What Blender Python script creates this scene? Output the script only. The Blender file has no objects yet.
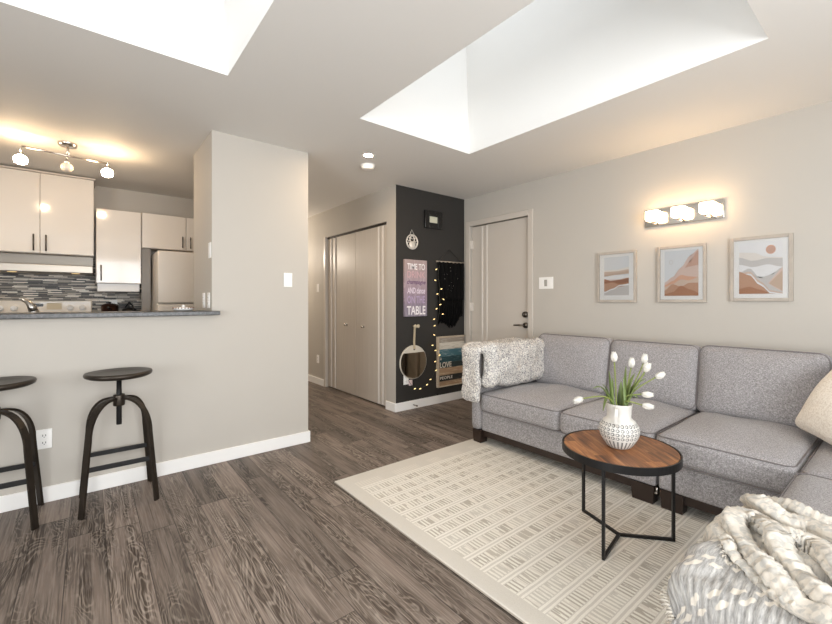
import bpy, bmesh, math, random
import numpy as np
from mathutils import Vector, Matrix
random.seed(7); rng = np.random.RandomState(7)
S = bpy.context.scene
COL = S.collection
PI = math.pi
def lin(h):
    h = h.lstrip('#'); c = [int(h[i:i+2], 16)/255 for i in (0, 2, 4)]
    return tuple([x/12.92 if x <= .04045 else ((x+.055)/1.055)**2.4 for x in c] + [1.0])
H = 2.44
# ------------------------------------------------------------------ camera
cd = bpy.data.cameras.new('camera'); cam = bpy.data.objects.new('camera', cd); COL.objects.link(cam)
cam.location = (0, 0, 1.19); cam.rotation_euler = (PI/2, 0, math.radians(-38.83))
cd.sensor_width = 36; cd.lens = 406.5/832*36; cd.shift_y = -11/832; cd.clip_start = .02
S.camera = cam
# ------------------------------------------------------------------ world, light, exposure
S.view_settings.view_transform = 'Standard'; S.view_settings.look = 'None'
S.view_settings.gamma = 1; S.view_settings.use_curve_mapping = False
S.view_settings.exposure = 0.0
S.cycles.use_denoising = True
S.cycles.max_bounces = 10; S.cycles.diffuse_bounces = 6; S.cycles.glossy_bounces = 4
S.cycles.sample_clamp_indirect = 6
W = bpy.data.worlds.new('world'); S.world = W; W.use_nodes = True
bg = W.node_tree.nodes['Background']; bg.inputs[0].default_value = (.80, .90, 1, 1); bg.inputs[1].default_value = 1.0
def area(name, loc, rot, sx, sy, power, col):
    l = bpy.data.lights.new(name, 'AREA'); l.shape = 'RECTANGLE'; l.size = sx; l.size_y = sy
    l.energy = power; l.color = col
    o = bpy.data.objects.new(name, l); o.location = loc; o.rotation_euler = rot; COL.objects.link(o); return o
def point(name, loc, power, col, r=.04):
    l = bpy.data.lights.new(name, 'POINT'); l.energy = power; l.color = col; l.shadow_soft_size = r
    o = bpy.data.objects.new(name, l); o.location = loc; COL.objects.link(o); return o
DAY = (.945, .975, 1.0); WARM = (1, .74, .46)
SKYP, WINP = 4.2, 185
area('daylight_skylight_right', (1.98, 1.43, 3.42), (0, 0, 0), 1.02, 1.88, SKYP, DAY)
area('daylight_skylight_left', (.06, 1.43, 3.42), (0, 0, 0), 1.02, 1.88, SKYP, DAY)
area('daylight_window_back', (.6, -1.92, 1.35), (PI/2+.22, 0, 0), 3.1, 1.7, WINP, DAY)
area('daylight_window_left', (-2.92, .25, 1.35), (PI/2+.22, 0, -PI/2), 2.0, 1.7, WINP*.75, DAY)
area('kitchen_fill_light', (-1.7, 4.5, H-.03), (0, 0, 0), .55, .55, 14, (1, .93, .84))  # added light out of view, brightens the kitchen cabinets
# ------------------------------------------------------------------ helpers
class NT:
    def __init__(s, m): s.m = m; s.t = m.node_tree; s.n = s.t.nodes; s.l = s.t.links
    def add(s, typ, **k):
        n = s.n.new(typ)
        for a, v in k.items(): setattr(n, a, v)
        return n
    def put(s, sock, v):
        if v is None: return
        if hasattr(v, 'is_linked') or isinstance(v, bpy.types.NodeSocket): s.l.new(v, sock)
        else: sock.default_value = v
    def math(s, op, a, b=None, c=None, clamp=False):
        n = s.add('ShaderNodeMath', operation=op, use_clamp=clamp)
        for i, v in enumerate((a, b, c)):
            if v is not None: s.put(n.inputs[i], v)
        return n.outputs[0]
    def mix(s, f, a, b, blend='MIX'):
        n = s.add('ShaderNodeMix', data_type='RGBA', blend_type=blend)
        s.put(n.inputs[0], f); s.put(n.inputs[6], a); s.put(n.inputs[7], b); return n.outputs[2]
    def noise(s, vec, scale, detail=2, rough=.5, dist=0):
        n = s.add('ShaderNodeTexNoise'); s.put(n.inputs['Vector'], vec); n.inputs['Scale'].default_value = scale
        n.inputs['Detail'].default_value = detail; n.inputs['Roughness'].default_value = rough; n.inputs['Distortion'].default_value = dist
        return n.outputs['Fac']
    def mapv(s, vec, scale=(1, 1, 1), loc=(0, 0, 0), rot=(0, 0, 0)):
        n = s.add('ShaderNodeMapping'); s.put(n.inputs['Vector'], vec)
        n.inputs['Scale'].default_value = scale; n.inputs['Location'].default_value = loc; n.inputs['Rotation'].default_value = rot
        return n.outputs[0]
    def ramp(s, f, stops, interp='LINEAR'):
        n = s.add('ShaderNodeValToRGB'); s.put(n.inputs[0], f); r = n.color_ramp; r.interpolation = interp
        while len(r.elements) < len(stops): r.elements.new(.5)
        for e, (p, c) in zip(r.elements, stops):
            e.position = p; e.color = c if len(c) == 4 else (*c, 1)
        return n.outputs[0]
    def step(s, v, lo, hi):
        n = s.add('ShaderNodeMapRange', interpolation_type='SMOOTHSTEP'); s.put(n.inputs[0], v)
        n.inputs[1].default_value = lo; n.inputs[2].default_value = hi; return n.outputs[0]
    def xyz(s, vec):
        n = s.add('ShaderNodeSeparateXYZ'); s.put(n.inputs[0], vec); return n.outputs
    def comb(s, x=0., y=0., z=0.):
        n = s.add('ShaderNodeCombineXYZ')
        for i, v in enumerate((x, y, z)): s.put(n.inputs[i], v)
        return n.outputs[0]
    def obj(s): return s.add('ShaderNodeTexCoord').outputs['Object']
    def white(s, vec):
        n = s.add('ShaderNodeTexWhiteNoise', noise_dimensions='3D'); s.put(n.inputs['Vector'], vec); return n.outputs
    def bump(s, h, strength=.3, dist=.01):
        n = s.add('ShaderNodeBump'); s.put(n.inputs['Height'], h); n.inputs['Strength'].default_value = strength
        n.inputs['Distance'].default_value = dist; s.l.new(n.outputs[0], s.b.inputs['Normal'])
def mat(name, col='#888888', rough=.5, metal=0., spec=.5, emit=None, estr=0., coat=0., trans=0., alpha=1.):
    m = bpy.data.materials.new(name); m.use_nodes = True
    k = NT(m); b = m.node_tree.nodes['Principled BSDF']; k.b = b
    b.inputs['Base Color'].default_value = lin(col) if isinstance(col, str) else col
    b.inputs['Roughness'].default_value = rough; b.inputs['Metallic'].default_value = metal
    b.inputs['Specular IOR Level'].default_value = spec; b.inputs['Coat Weight'].default_value = coat
    b.inputs['Coat Roughness'].default_value = .05
    b.inputs['Transmission Weight'].default_value = trans
    if emit: b.inputs['Emission Color'].default_value = lin(emit) if isinstance(emit, str) else emit; b.inputs['Emission Strength'].default_value = estr
    return m, k
def M(*a, **k): return mat(*a, **k)[0]

def box(bm, a, b, bev=0., mi=0, seg=2):
    vs = [bm.verts.new((x, y, z)) for x in (a[0], b[0]) for y in (a[1], b[1]) for z in (a[2], b[2])]
    f = [(0, 1, 3, 2), (4, 6, 7, 5), (0, 4, 5, 1), (2, 3, 7, 6), (0, 2, 6, 4), (1, 5, 7, 3)]
    fs = [bm.faces.new([vs[i] for i in q]) for q in f]
    for q in fs: q.material_index = mi
    if bev > 0:
        es = list({e for q in fs for e in q.edges})
        r = bmesh.ops.bevel(bm, geom=es, offset=bev, segments=seg, affect='EDGES', profile=.5)
        for q in r['faces']: q.material_index = mi; q.smooth = True
    return vs
def frame_of(t):
    t = t.normalized(); u = Vector((0, 0, 1)) if abs(t.z) < .95 else Vector((1, 0, 0))
    a = t.cross(u).normalized(); return a, t.cross(a).normalized()
def tube(bm, pts, r, n=8, closed=False, caps=True, mi=0, sq=None, up=None):
    pts = [Vector(p) for p in pts]; N = len(pts); rings = []; pa = None
    for i, p in enumerate(pts):
        if closed: t = pts[(i+1) % N]-pts[i-1]
        else: t = pts[min(i+1, N-1)]-pts[max(i-1, 0)]
        t.normalize()
        if up is not None: a = Vector(up)-t*t.dot(Vector(up))
        elif pa is None: a = frame_of(t)[0]
        else: a = pa-t*t.dot(pa)
        a.normalize(); pa = a; b = t.cross(a)
        rr = r[i] if isinstance(r, (list, tuple)) else r
        if sq: prof = [(-sq[0]/2, -sq[1]/2), (sq[0]/2, -sq[1]/2), (sq[0]/2, sq[1]/2), (-sq[0]/2, sq[1]/2)]
        else: prof = [(rr*math.cos(2*PI*k/n), rr*math.sin(2*PI*k/n)) for k in range(n)]
        rings.append([bm.verts.new(p+a*x+b*y) for x, y in prof])
    m = len(rings[0])
    for i in range(N if closed else N-1):
        A, B = rings[i], rings[(i+1) % N]
        for k in range(m):
            f = bm.faces.new((A[k], A[(k+1) % m], B[(k+1) % m], B[k])); f.smooth = not sq; f.material_index = mi
    if caps and not closed:
        for q in (rings[0][::-1], rings[-1]):
            f = bm.faces.new(q); f.material_index = mi
def lathe(bm, prof, c=(0, 0, 0), n=32, axis='z', mi=0, smooth=True):
    c = Vector(c); rings = []
    def P(r, h, a):
        x, y = r*math.cos(a), r*math.sin(a)
        return c+Vector({'z': (x, y, h), 'x': (h, x, y), 'y': (x, h, y)}[axis])
    for r, h in prof:
        if r < 1e-6: rings.append([bm.verts.new(P(0, h, 0))])
        else: rings.append([bm.verts.new(P(r, h, 2*PI*k/n)) for k in range(n)])
    for A, B in zip(rings, rings[1:]):
        for k in range(n):
            q = [A[k % len(A)], A[(k+1) % len(A)], B[(k+1) % len(B)], B[k % len(B)]]
            q = list(dict.fromkeys(q))
            if len(q) > 2:
                f = bm.faces.new(q); f.smooth = smooth; f.material_index = mi
def poly(bm, pts, mi=0):
    f = bm.faces.new([bm.verts.new(p) for p in pts]); f.material_index = mi; return f
def cushion(bm, c, s, r=.05, bulge=.03, rot=None, nx=14, axis=2, sag=0., corner=0.):
    """puffed upholstery block: centre c, size s, rounding r, bulge on the two faces of `axis`"""
    c = Vector(c); h = [x/2 for x in s]; vmap = {}
    def key(p): return tuple(round(x, 5) for x in p)
    def V(a):
        k = key(a)
        if k in vmap: return vmap[k]
        p = [a[i]*h[i] for i in range(3)]
        inn = [max(-h[i]+r, min(h[i]-r, p[i])) for i in range(3)]
        d = Vector([p[i]-inn[i] for i in range(3)])
        q = Vector(inn)+(d.normalized()*r if d.length > 1e-9 else Vector((0, 0, 0)))
        if max(abs(p[i]-inn[i]) for i in range(3)) == 0: q = Vector(p)
        o = [i for i in range(3) if i != axis]
        w = (1-abs(a[o[0]])**2.5)*(1-abs(a[o[1]])**2.5)
        sg = 1 if a[axis] > 0 else -1
        q[axis] += sg*bulge*w*abs(a[axis])
        if corner:
            kx = 1-corner*(1-abs(a[o[1]])**2)*0
            for i, j in ((o[0], o[1]), (o[1], o[0])):
                q[i] *= 1-corner*(1-a[j]**2)*abs(a[i])
        if s[axis] < .25 and bulge > .03:
            e_ = [q[i]*9+c[i]*5 for i in range(3)]; q[axis] += sg*w*.007*(math.sin(e_[o[0]]+2*math.sin(e_[o[1]]*.8))+math.sin(1.7*e_[o[1]]+e_[o[0]]*.6))
        if rot is not None: q = rot @ q
        v = bm.verts.new(c+q); vmap[k] = v; return v
    n = nx; ts = [-1+2*i/n for i in range(n+1)]
    for ax in range(3):
        o = [i for i in range(3) if i != ax]
        for sg in (-1, 1):
            for i in range(n):
                for j in range(n):
                    q = []
                    for (u, w) in ((i, j), (i+1, j), (i+1, j+1), (i, j+1)):
                        a = [0, 0, 0]; a[ax] = sg; a[o[0]] = ts[u]; a[o[1]] = ts[w]; q.append(V(a))
                    if sg < 0: q = q[::-1]
                    if ax == 1: q = q[::-1]
                    try: f = bm.faces.new(q); f.smooth = True
                    except ValueError: pass
def round_rect(w, h, r, n=6):
    out = []
    for cx, cy, a0 in ((w/2-r, h/2-r, 0), (-w/2+r, h/2-r, PI/2), (-w/2+r, -h/2+r, PI), (w/2-r, -h/2+r, 1.5*PI)):
        for k in range(n+1):
            a = a0+PI/2*k/n; out.append((cx+r*math.cos(a), cy+r*math.sin(a)))
    return out
def obj(name, bm, m, parent=None, local=False, smooth=None, recalc=True):
    """link a bmesh as one object; coordinates are world ones unless local"""
    if recalc: bmesh.ops.recalc_face_normals(bm, faces=bm.faces)
    me = bpy.data.meshes.new(name)
    if smooth is not None:
        for f in bm.faces: f.smooth = smooth
    bm.to_mesh(me); bm.free()
    for x in (m if isinstance(m, (list, tuple)) else [m]): me.materials.append(x)
    o = bpy.data.objects.new(name, me); COL.objects.link(o)
    if parent is not None:
        o.parent = parent
        if not local:
            off = Vector(parent.location); p = parent.parent
            while p is not None: off += Vector(p.location); p = p.parent
            me.transform(Matrix.Translation(-off))
    return o
def tag(o, label=None, cat=None, group=None, kind=None):
    if label: o['label'] = label
    if cat: o['category'] = cat
    if group: o['group'] = group
    if kind: o['kind'] = kind
    return o
def thing(name, label, cat, loc=(0, 0, 0), group=None, rz=0):
    o = bpy.data.objects.new(name, None); COL.objects.link(o); o.location = loc; o.rotation_euler = (0, 0, rz)
    o.empty_display_size = .05
    return tag(o, label, cat, group)
def B(): return bmesh.new()
def bx(name, a, b, m, parent=None, bev=0., **k):
    bm = B(); box(bm, a, b, bev); return obj(name, bm, m, parent, **k)
def struct(name, boxes, m, parent=None, bev=0.):
    bm = B()
    for a, b in boxes: box(bm, a, b, bev)
    o = obj(name, bm, m, parent)
    if parent is None: o['kind'] = 'structure'
    return o
def copy_tree(o, parent=None):
    c = o.copy(); COL.objects.link(c)
    if parent is not None: c.parent = parent
    for ch in list(o.children): copy_tree(ch, c)
    return c
def text(bm_target, s, h, w, origin, ux, uz, mi=0, depth=.0012, shear=0, bold=.018):
    """flat lettering: width w, cap height h, lower left origin, axes ux / uz"""
    cu = bpy.data.curves.new('lettering', 'FONT'); cu.body = s; cu.size = 1; cu.shear = shear; cu.offset = bold
    t = bpy.data.objects.new('lettering', cu); COL.objects.link(t)
    bpy.context.view_layer.update()
    me = bpy.data.meshes.new_from_object(t.evaluated_get(bpy.context.evaluated_depsgraph_get()))
    bpy.data.objects.remove(t)
    P = np.array([v.co[:] for v in me.vertices]); mn = P.min(0); mx = P.max(0)
    ux, uz, o = Vector(ux), Vector(uz), Vector(origin); nr = ux.cross(uz)
    vs = []
    for p in P:
        a = (p[0]-mn[0])/(mx[0]-mn[0])*w; b = (p[1]-mn[1])/(mx[1]-mn[1])*h
        vs.append(bm_target.verts.new(o+ux*a+uz*b+nr*depth))
    for f in me.polygons:
        try: q = bm_target.faces.new([vs[i] for i in f.vertices]); q.material_index = mi
        except ValueError: pass
    bpy.data.meshes.remove(me)
# ------------------------------------------------------------------ materials
def wall_mat(name, c, rough=.6):
    m, k = mat(name, c, rough, spec=.3); k.bump(k.noise(k.obj(), 220, 2), .06, .002); return m
m_wall = wall_mat('wall_greige', '#bbb5ac'); m_wall2 = m_wall
m_dark = wall_mat('wall_charcoal', '#33312f', .55)
m_ceil = wall_mat('ceiling_white', '#e2dfda', .7); m_shaft = wall_mat('shaft_white', '#e9e7e3', .7)
m_white = M('trim_white', '#efedea', .35); m_door = M('door_greige', '#c6beb4', .35)
m_strip = M('strip_greige', '#d3ccc3', .35)
m_plastic = M('plastic_white', '#f2f0ec', .3)
m_chrome = M('chrome', '#d8d4ce', .12, 1); m_steel = M('brushed_steel', '#b9b4ad', .3, 1)
m_nickel = M('dark_nickel', '#6b645c', .3, 1)
m_black = M('black_metal', '#1c1b1b', .42, .3); m_blackp = M('black_plastic', '#151515', .4)
m_glass = bpy.data.materials.new('clear_glass'); m_glass.use_nodes = True
_k = NT(m_glass); _o = _k.n['Material Output']; _t = _k.add('ShaderNodeBsdfTransparent'); _g = _k.add('ShaderNodeBsdfGlossy'); _g.inputs['Roughness'].default_value = .02
_x = _k.add('ShaderNodeMixShader'); _x.inputs[0].default_value = .06
_k.l.new(_t.outputs[0], _x.inputs[1]); _k.l.new(_g.outputs[0], _x.inputs[2]); _k.l.new(_x.outputs[0], _o.inputs[0])
def glow(name, c, s): return M(name, c, .4, emit=c, estr=s)

# floor: dark cerused oak planks running along Y
m_floor, k = mat('floor_planks', rough=.42, spec=.35)
P = k.obj(); x, y, z_ = k.xyz(P)
xi = k.math('ADD', k.math('DIVIDE', x, .1465), .55)
i = k.math('FLOOR', xi); fx = k.math('FRACT', xi)
w0 = k.white(k.comb(i, 3.7, 1.3))[0]
yj = k.math('ADD', k.math('DIVIDE', y, 1.22), k.math('MULTIPLY', w0, 7.3))
j = k.math('FLOOR', yj); fy = k.math('FRACT', yj)
wid = k.white(k.comb(i, j, 5.1)); w1 = wid[0]
off = k.math('MULTIPLY', w1, 40)
v1 = k.comb(k.math('ADD', k.math('MULTIPLY', x, 5.2), off), k.math('ADD', k.math('MULTIPLY', y, 1.15), off), off)
n1 = k.noise(v1, 1.5, 3, .5, .5)
rings = k.math('PINGPONG', k.math('MULTIPLY', n1, 24), .5)
vein = k.step(rings, .22, .46)
v2 = k.comb(k.math('ADD', k.math('MULTIPLY', x, 150), off), k.math('MULTIPLY', y, 5), off)
fine = k.noise(v2, 1, 3, .6)
v3 = k.comb(k.math('ADD', k.math('MULTIPLY', x, 12), off), k.math('ADD', k.math('MULTIPLY', y, 1.3), off), 0.)
patch = k.noise(v3, .9, 2, .5)
msk = k.step(patch, .40, .60)
base = k.mix(k.step(patch, .36, .62), lin('#82746a'), lin('#42372f'))
base = k.mix(k.math('MULTIPLY', k.step(fine, .42, .66), .62), base, lin('#9a8d82'))
v4 = k.comb(k.math('ADD', k.math('MULTIPLY', x, 90), off), k.math('MULTIPLY', y, 2.2), off)
base = k.mix(k.math('MULTIPLY', k.step(k.noise(v4, 1, 3, .6), .52, .72), .55), base, lin('#3a302a'))
base = k.mix(k.math('MULTIPLY', k.math('MULTIPLY', vein, msk), k.math('MULTIPLY', fine, .68)), base, lin('#b5a89b'))
tone = k.math('ADD', .66, k.math('MULTIPLY', w1, .48))
base = k.mix(1., base, k.comb(tone, tone, tone), 'MULTIPLY')
gx = k.math('MINIMUM', fx, k.math('SUBTRACT', 1., fx)); gy = k.math('MINIMUM', fy, k.math('SUBTRACT', 1., fy))
gap = k.math('MAXIMUM', k.math('LESS_THAN', gx, .012), k.math('LESS_THAN', gy, .0016))
base = k.mix(k.math('MULTIPLY', gap, .7), base, lin('#2a2522'))
k.put(k.b.inputs['Base Color'], base)
k.put(k.b.inputs['Roughness'], k.math('ADD', .42, k.math('MULTIPLY', fine, .2)))
k.bump(k.math('SUBTRACT', k.math('MULTIPLY', fine, .5), gap), .15, .003)

# ------------------------------------------------------------------ room shell
XR, XC, YD, YP, XP, XK = 3.605, 2.56, 3.53, 3.25, 1.445, .70
XL, YB, YK, YH = -2.6, -1.6, 5.62, 8.2
T = .12
struct('floor', [((XL-.2, YB-.2, -.1), (XR+T, YH+.1, 0))], m_floor)
# right wall with a doorway
struct('wall_right', [((XR, YB-T, 0), (XR+T, 2.585, H)), ((XR, 3.43, 0), (XR+T, YD+T, H)), ((XR, 2.585, 2.095), (XR+T, 3.43, H)), ((XR+.09, 2.585, 0), (XR+T, 3.43, 2.095))], m_wall)
struct('wall_accent', [((XC+.004, YD, 0), (XR, YD+T, H))], m_dark)
# closet wall with a recess for the folding door
C0, C1, CH = 3.70, 5.17, 2.07
struct('wall_closet', [((XC, YD, 0), (XC+.004, YD+T, H)), ((XC, YD+T, 0), (XC+T, C0, H)), ((XC, C1, 0), (XC+T, YH, H)), ((XC, C0, CH), (XC+T, C1, H)), ((XC+.10, C0, 0), (XC+T, C1, CH))], m_wall)
struct('wall_hall_end', [((XP-T, YH, 0), (XC+T, YH+T, H))], m_wall)
struct('wall_hall_left', [((XP-T, 3.91, 0), (XP, YH, H))], m_wall)
struct('wall_pillar', [((XK, YP, 0), (XP, 3.91, H))], m_wall)
struct('wall_half', [((XL, YP, 0), (XK, YP+.12, 1.088))], m_wall2)
struct('wall_kitchen_back', [((XL, YK, 0), (XP, YK+T, H))], m_wall)
# left and back walls with daylight windows
wy0, wy1, wz0, wz1 = -.75, 1.25, .5, 2.2
struct('wall_left', [((XL-T, YB-T, 0), (XL, wy0, H)), ((XL-T, wy1, 0), (XL, YK+T, H)), ((XL-T, wy0, 0), (XL, wy1, wz0)), ((XL-T, wy0, wz1), (XL, wy1, H))], m_wall)
bx0, bx1 = -.95, 2.15
struct('wall_back', [((XL, YB-T, 0), (bx0, YB, H)), ((bx1, YB-T, 0), (XR, YB, H)), ((bx0, YB-T, 0), (bx1, YB, wz0)), ((bx0, YB-T, wz1), (bx1, YB, H))], m_wall)
# ceiling with two skylight wells
SX = [(-.48, .60), (1.445, 2.52)]; SY0, SY1 = .455, 2.41; CT = .15
xs = [XL-T, SX[0][0], SX[0][1], SX[1][0], SX[1][1], XR+T]
bxs = [((xs[0], YB-T, H), (xs[5], SY0, H+CT)), ((xs[0], SY1, H), (xs[5], YH+T, H+CT))]
for a in (0, 2, 4): bxs.append(((xs[a], SY0, H), (xs[a+1], SY1, H+CT)))
struct('ceiling', bxs, m_ceil)
for n, (a, b) in enumerate(SX):
    bm = B(); z0, z1 = H+.001, 3.5; e = .03
    lo = [(a, SY0), (b, SY0), (b, SY1), (a, SY1)]; hi = [(a+e, SY0+e), (b-e*1.6, SY0+e), (b-e*1.6, SY1-e*.2), (a+e, SY1-e*.2)]
    for q in range(4):
        p0, p1, t0, t1 = lo[q], lo[(q+1) % 4], hi[q], hi[(q+1) % 4]
        poly(bm, [(*p0, z0), (*p1, z0), (*t1, z1), (*t0, z1)])
    o = obj('skylight_well', bm, m_shaft, recalc=False); o['kind'] = 'structure'; o.name = 'wall_skylight_%s' % ('left', 'right')[n]
    md = o.modifiers.new('s', 'SOLIDIFY'); md.thickness = .06; md.offset = 1
    w = struct('window_%d' % (n+2), [((a-.02, SY0-.02, 3.5), (b+.02, SY0+.06, 3.56)), ((a-.02, SY1-.06, 3.5), (b+.02, SY1+.02, 3.56)), ((a-.02, SY0, 3.5), (a+.06, SY1, 3.56)), ((b-.06, SY0, 3.5), (b+.02, SY1, 3.56))], m_white)
    g = bx('glass', (a, SY0, 3.525), (b, SY1, 3.531), m_glass, w)
def window(name, horiz, c0, c1, pos, wz0=wz0, wz1=wz1):
    fr = B(); d = .05
    def bb(u0, u1, z0, z1):
        if horiz: box(fr, (u0, pos-.05, z0), (u1, pos-.01, z1))
        else: box(fr, (pos-.05, u0, z0), (pos-.01, u1, z1))
    bb(c0, c1, wz0, wz0+d); bb(c0, c1, wz1-d, wz1); bb(c0, c0+d, wz0+d, wz1-d); bb(c1-d, c1, wz0+d, wz1-d); m = (c0+c1)/2; bb(m-d/2, m+d/2, wz0+d, wz1-d)
    o = obj(name, fr, m_white); o['kind'] = 'structure'
    g = B()
    if horiz: box(g, (c0, pos-.033, wz0), (c1, pos-.027, wz1))
    else: box(g, (pos-.033, c0, wz0), (pos-.027, c1, wz1))
    obj('glass', g, m_glass, o)
window('window_1', True, bx0, bx1, YB); window('window_4', False, wy0, wy1, XL)
# baseboards
bt, bh = .014, .092
struct('baseboard_half_wall', [((XL, YP-bt, 0), (XP+bt, YP, bh))], m_white, bev=.003)
struct('baseboard_hall_left', [((XP, YP, 0), (XP+bt, YH, bh))], m_white, bev=.003)
struct('baseboard_accent', [((XC-bt, YD-bt, 0), (XR, YD, bh))], m_white, bev=.003)
struct('baseboard_closet', [((XC-bt, YD, 0), (XC, C0, bh)), ((XC-bt, C1+.05, 0), (XC, YH, bh))], m_white, bev=.003)
struct('baseboard_right', [((XR-bt, YB, 0), (XR, 2.53, bh))], m_white, bev=.003)
struct('baseboard_back', [((XL, YB, 0), (XR-bt, YB+bt, bh))], m_white, bev=.003)
struct('baseboard_left', [((XL, YB+bt, 0), (XL+bt, YP-bt, bh))], m_white, bev=.003)
# entry door
struct('trim_1', [((XR-.016, 2.53, 0), (XR, 2.59, 2.15)), ((XR-.016, 3.425, 0), (XR, 3.485, 2.15)), ((XR-.016, 2.59, 2.09), (XR, 3.425, 2.15))], m_door, bev=.004)
d1 = struct('door_1', [((XR+.03, 2.588, .005), (XR+.07, 3.427, 2.085))], m_door, bev=.003)
bm = B()
for yy in (3.262, 3.190): box(bm, (XR+.018, yy-.013, .01), (XR+.031, yy+.013, 2.08), .005)
obj('raised_strip', bm, m_strip, d1)
for zz in (1.87, 1.12, .3):
    bm = B(); box(bm, (XR-.004, 3.405, zz-.05), (XR+.03, 3.43, zz+.05), .003); tube(bm, [(XR-.006, 3.425, zz-.05), (XR-.006, 3.425, zz+.05)], .008)
    obj('hinge', bm, m_strip, d1)
bm = B(); lathe(bm, [(0, -.032), (.029, -.03), (.033, -.012), (.033, 0)], (XR+.03, 2.645, 1.045), axis='x', n=24); box(bm, (XR-.018, 2.64, 1.03), (XR-.002, 2.65, 1.06), .002)
obj('deadbolt', bm, m_nickel, d1)
bm = B(); lathe(bm, [(0, -.02), (.028, -.018), (.032, 0)], (XR+.03, 2.645, .93), axis='x', n=24)
tube(bm, [(XR+.01, 2.645, .93), (XR-.02, 2.645, .93)], .011); tube(bm, [(XR-.022, 2.635, .93), (XR-.024, 2.70, .932), (XR-.02, 2.765, .928)], [.011, .009, .008])
obj('lever_handle', bm, m_nickel, d1)
# folding closet door
struct('trim_2', [((XC-.012, C1, 0), (XC, C1+.05, CH+.004))], m_door, bev=.003)
bx('door_track', (XC+.02, C0, CH-.022), (XC+.07, C1, CH), M('track_dark', '#2e2924', .4, .6))['kind'] = 'structure'
bpy.data.objects['door_track'].name = 'trim_3'
m_fold, k = mat('folding_door_wood', rough=.38)
fx_, fy_, fz_ = k.xyz(k.obj())
st = k.noise(k.comb(0., k.math('MULTIPLY', fy_, 60), k.math('MULTIPLY', fz_, 1.2)), 1, 3, .6)
k.put(k.b.inputs['Base Color'], k.mix(st, lin('#b9b0a6'), lin('#cfc7bd')))
cm = 4.418
for n, (a, b, kn, out) in enumerate(((C0+.004, cm-.002, 4.22, 1), (cm+.002, C1-.004, 4.63, -1))):
    d = struct('door_%d' % (n+2), [((XC+.025, a, .012), (XC+.06, b, CH-.025))], m_fold, bev=.003)
    bm = B()
    for yy in ((3.805, 3.89) if n == 0 else (4.94, 5.05)): box(bm, (XC+.012, yy-.014, .02), (XC+.026, yy+.014, CH-.03), .005)
    obj('raised_strip', bm, m_strip, d)
    bm = B(); lathe(bm, [(.008, .026), (.008, .008), (.019, .0), (.016, -.012), (0, -.015)], (XC, kn, .885), axis='x', n=20)
    lathe(bm, [(.0, .024), (.022, .024), (.022, .027)], (XC, kn, .885), axis='x', n=20)
    obj('knob', bm, m_chrome, d)

# ------------------------------------------------------------------ wall plates
def plate(label, kind, c, nrm, w=.07, h=.115, gang=1, group=None):
    """kind: 'switch' or 'outlet'; nrm = '-x' or '-y' or 'x'"""
    o = thing('light_switch' if kind == 'switch' else 'wall_outlet', label, kind, c, group)
    def fb(bm, u0, u1, z0, z1, d0, d1, bev=.0):
        if nrm == '-y': a, b = (u0, -d1, z0), (u1, -d0, z1)
        elif nrm == '-x': a, b = (-d1, u0, z0), (-d0, u1, z1)
        box(bm, a, b, bev)
    bm = B(); fb(bm, -w/2, w/2, -h/2, h/2, 0, .006, .002); obj('cover_plate', bm, m_plastic, o, local=True)
    for g in range(gang):
        u = (g-(gang-1)/2)*.046
        if kind == 'switch':
            bm = B(); fb(bm, u-.016, u+.016, -.033, .033, .006, .010, .002)
            obj('rocker', bm, M('switch_grey', '#a9a49c', .4) if (gang == 3 and g == 1) else m_plastic, o, local=True)
        else:
            for zz in (-.021, .021):
                bm = B(); fb(bm, u-.016, u+.016, zz-.015, zz+.015, .006, .008, .003); r = obj('receptacle', bm, m_plastic, o, local=True)
                bm = B(); fb(bm, u-.008, u-.005, zz-.004, zz+.006, .008, .0085); fb(bm, u+.005, u+.008, zz-.004, zz+.006, .008, .0085); fb(bm, u-.002, u+.002, zz-.011, zz-.007, .008, .0085)
                obj('slots', bm, m_blackp, r, local=True)
    return o
plate('white light switch on the grey pillar face beside the hallway', 'switch', (1.27, YP, 1.362), '-y')
plate('white outlet low on the grey half wall between the stools', 'outlet', (-.205, YP, .375), '-y')
plate('wide white switch plate beside the entry door on the pale wall', 'switch', (XR, 2.378, 1.372), '-x', .162, .118, 3)
plate('white light switch on the hallway wall left of the folding closet doors', 'switch', (XC, 5.42, 1.376), '-x')
plate('white outlet near the floor on the hallway wall past the closet doors', 'outlet', (XC, 5.42, .36), '-x')
plate('white switch high on the brown-lit kitchen side of the pillar', 'switch', (XK, 3.30, 1.565), '-x')
plate('white outlet just above the counter, nearer the pillar corner', 'outlet', (XK, 3.335, 1.195), '-x')
plate('white outlet just above the counter, farther from the pillar corner', 'outlet', (XK, 3.50, 1.195), '-x')
plate('white outlet low on the charcoal wall half hidden by the round mirror', 'outlet', (2.70, YD, .335), '-y')
plate('white outlet on the mosaic backsplash above the pots', 'outlet', (.213, YK-.012, 1.145), '-y')

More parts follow.
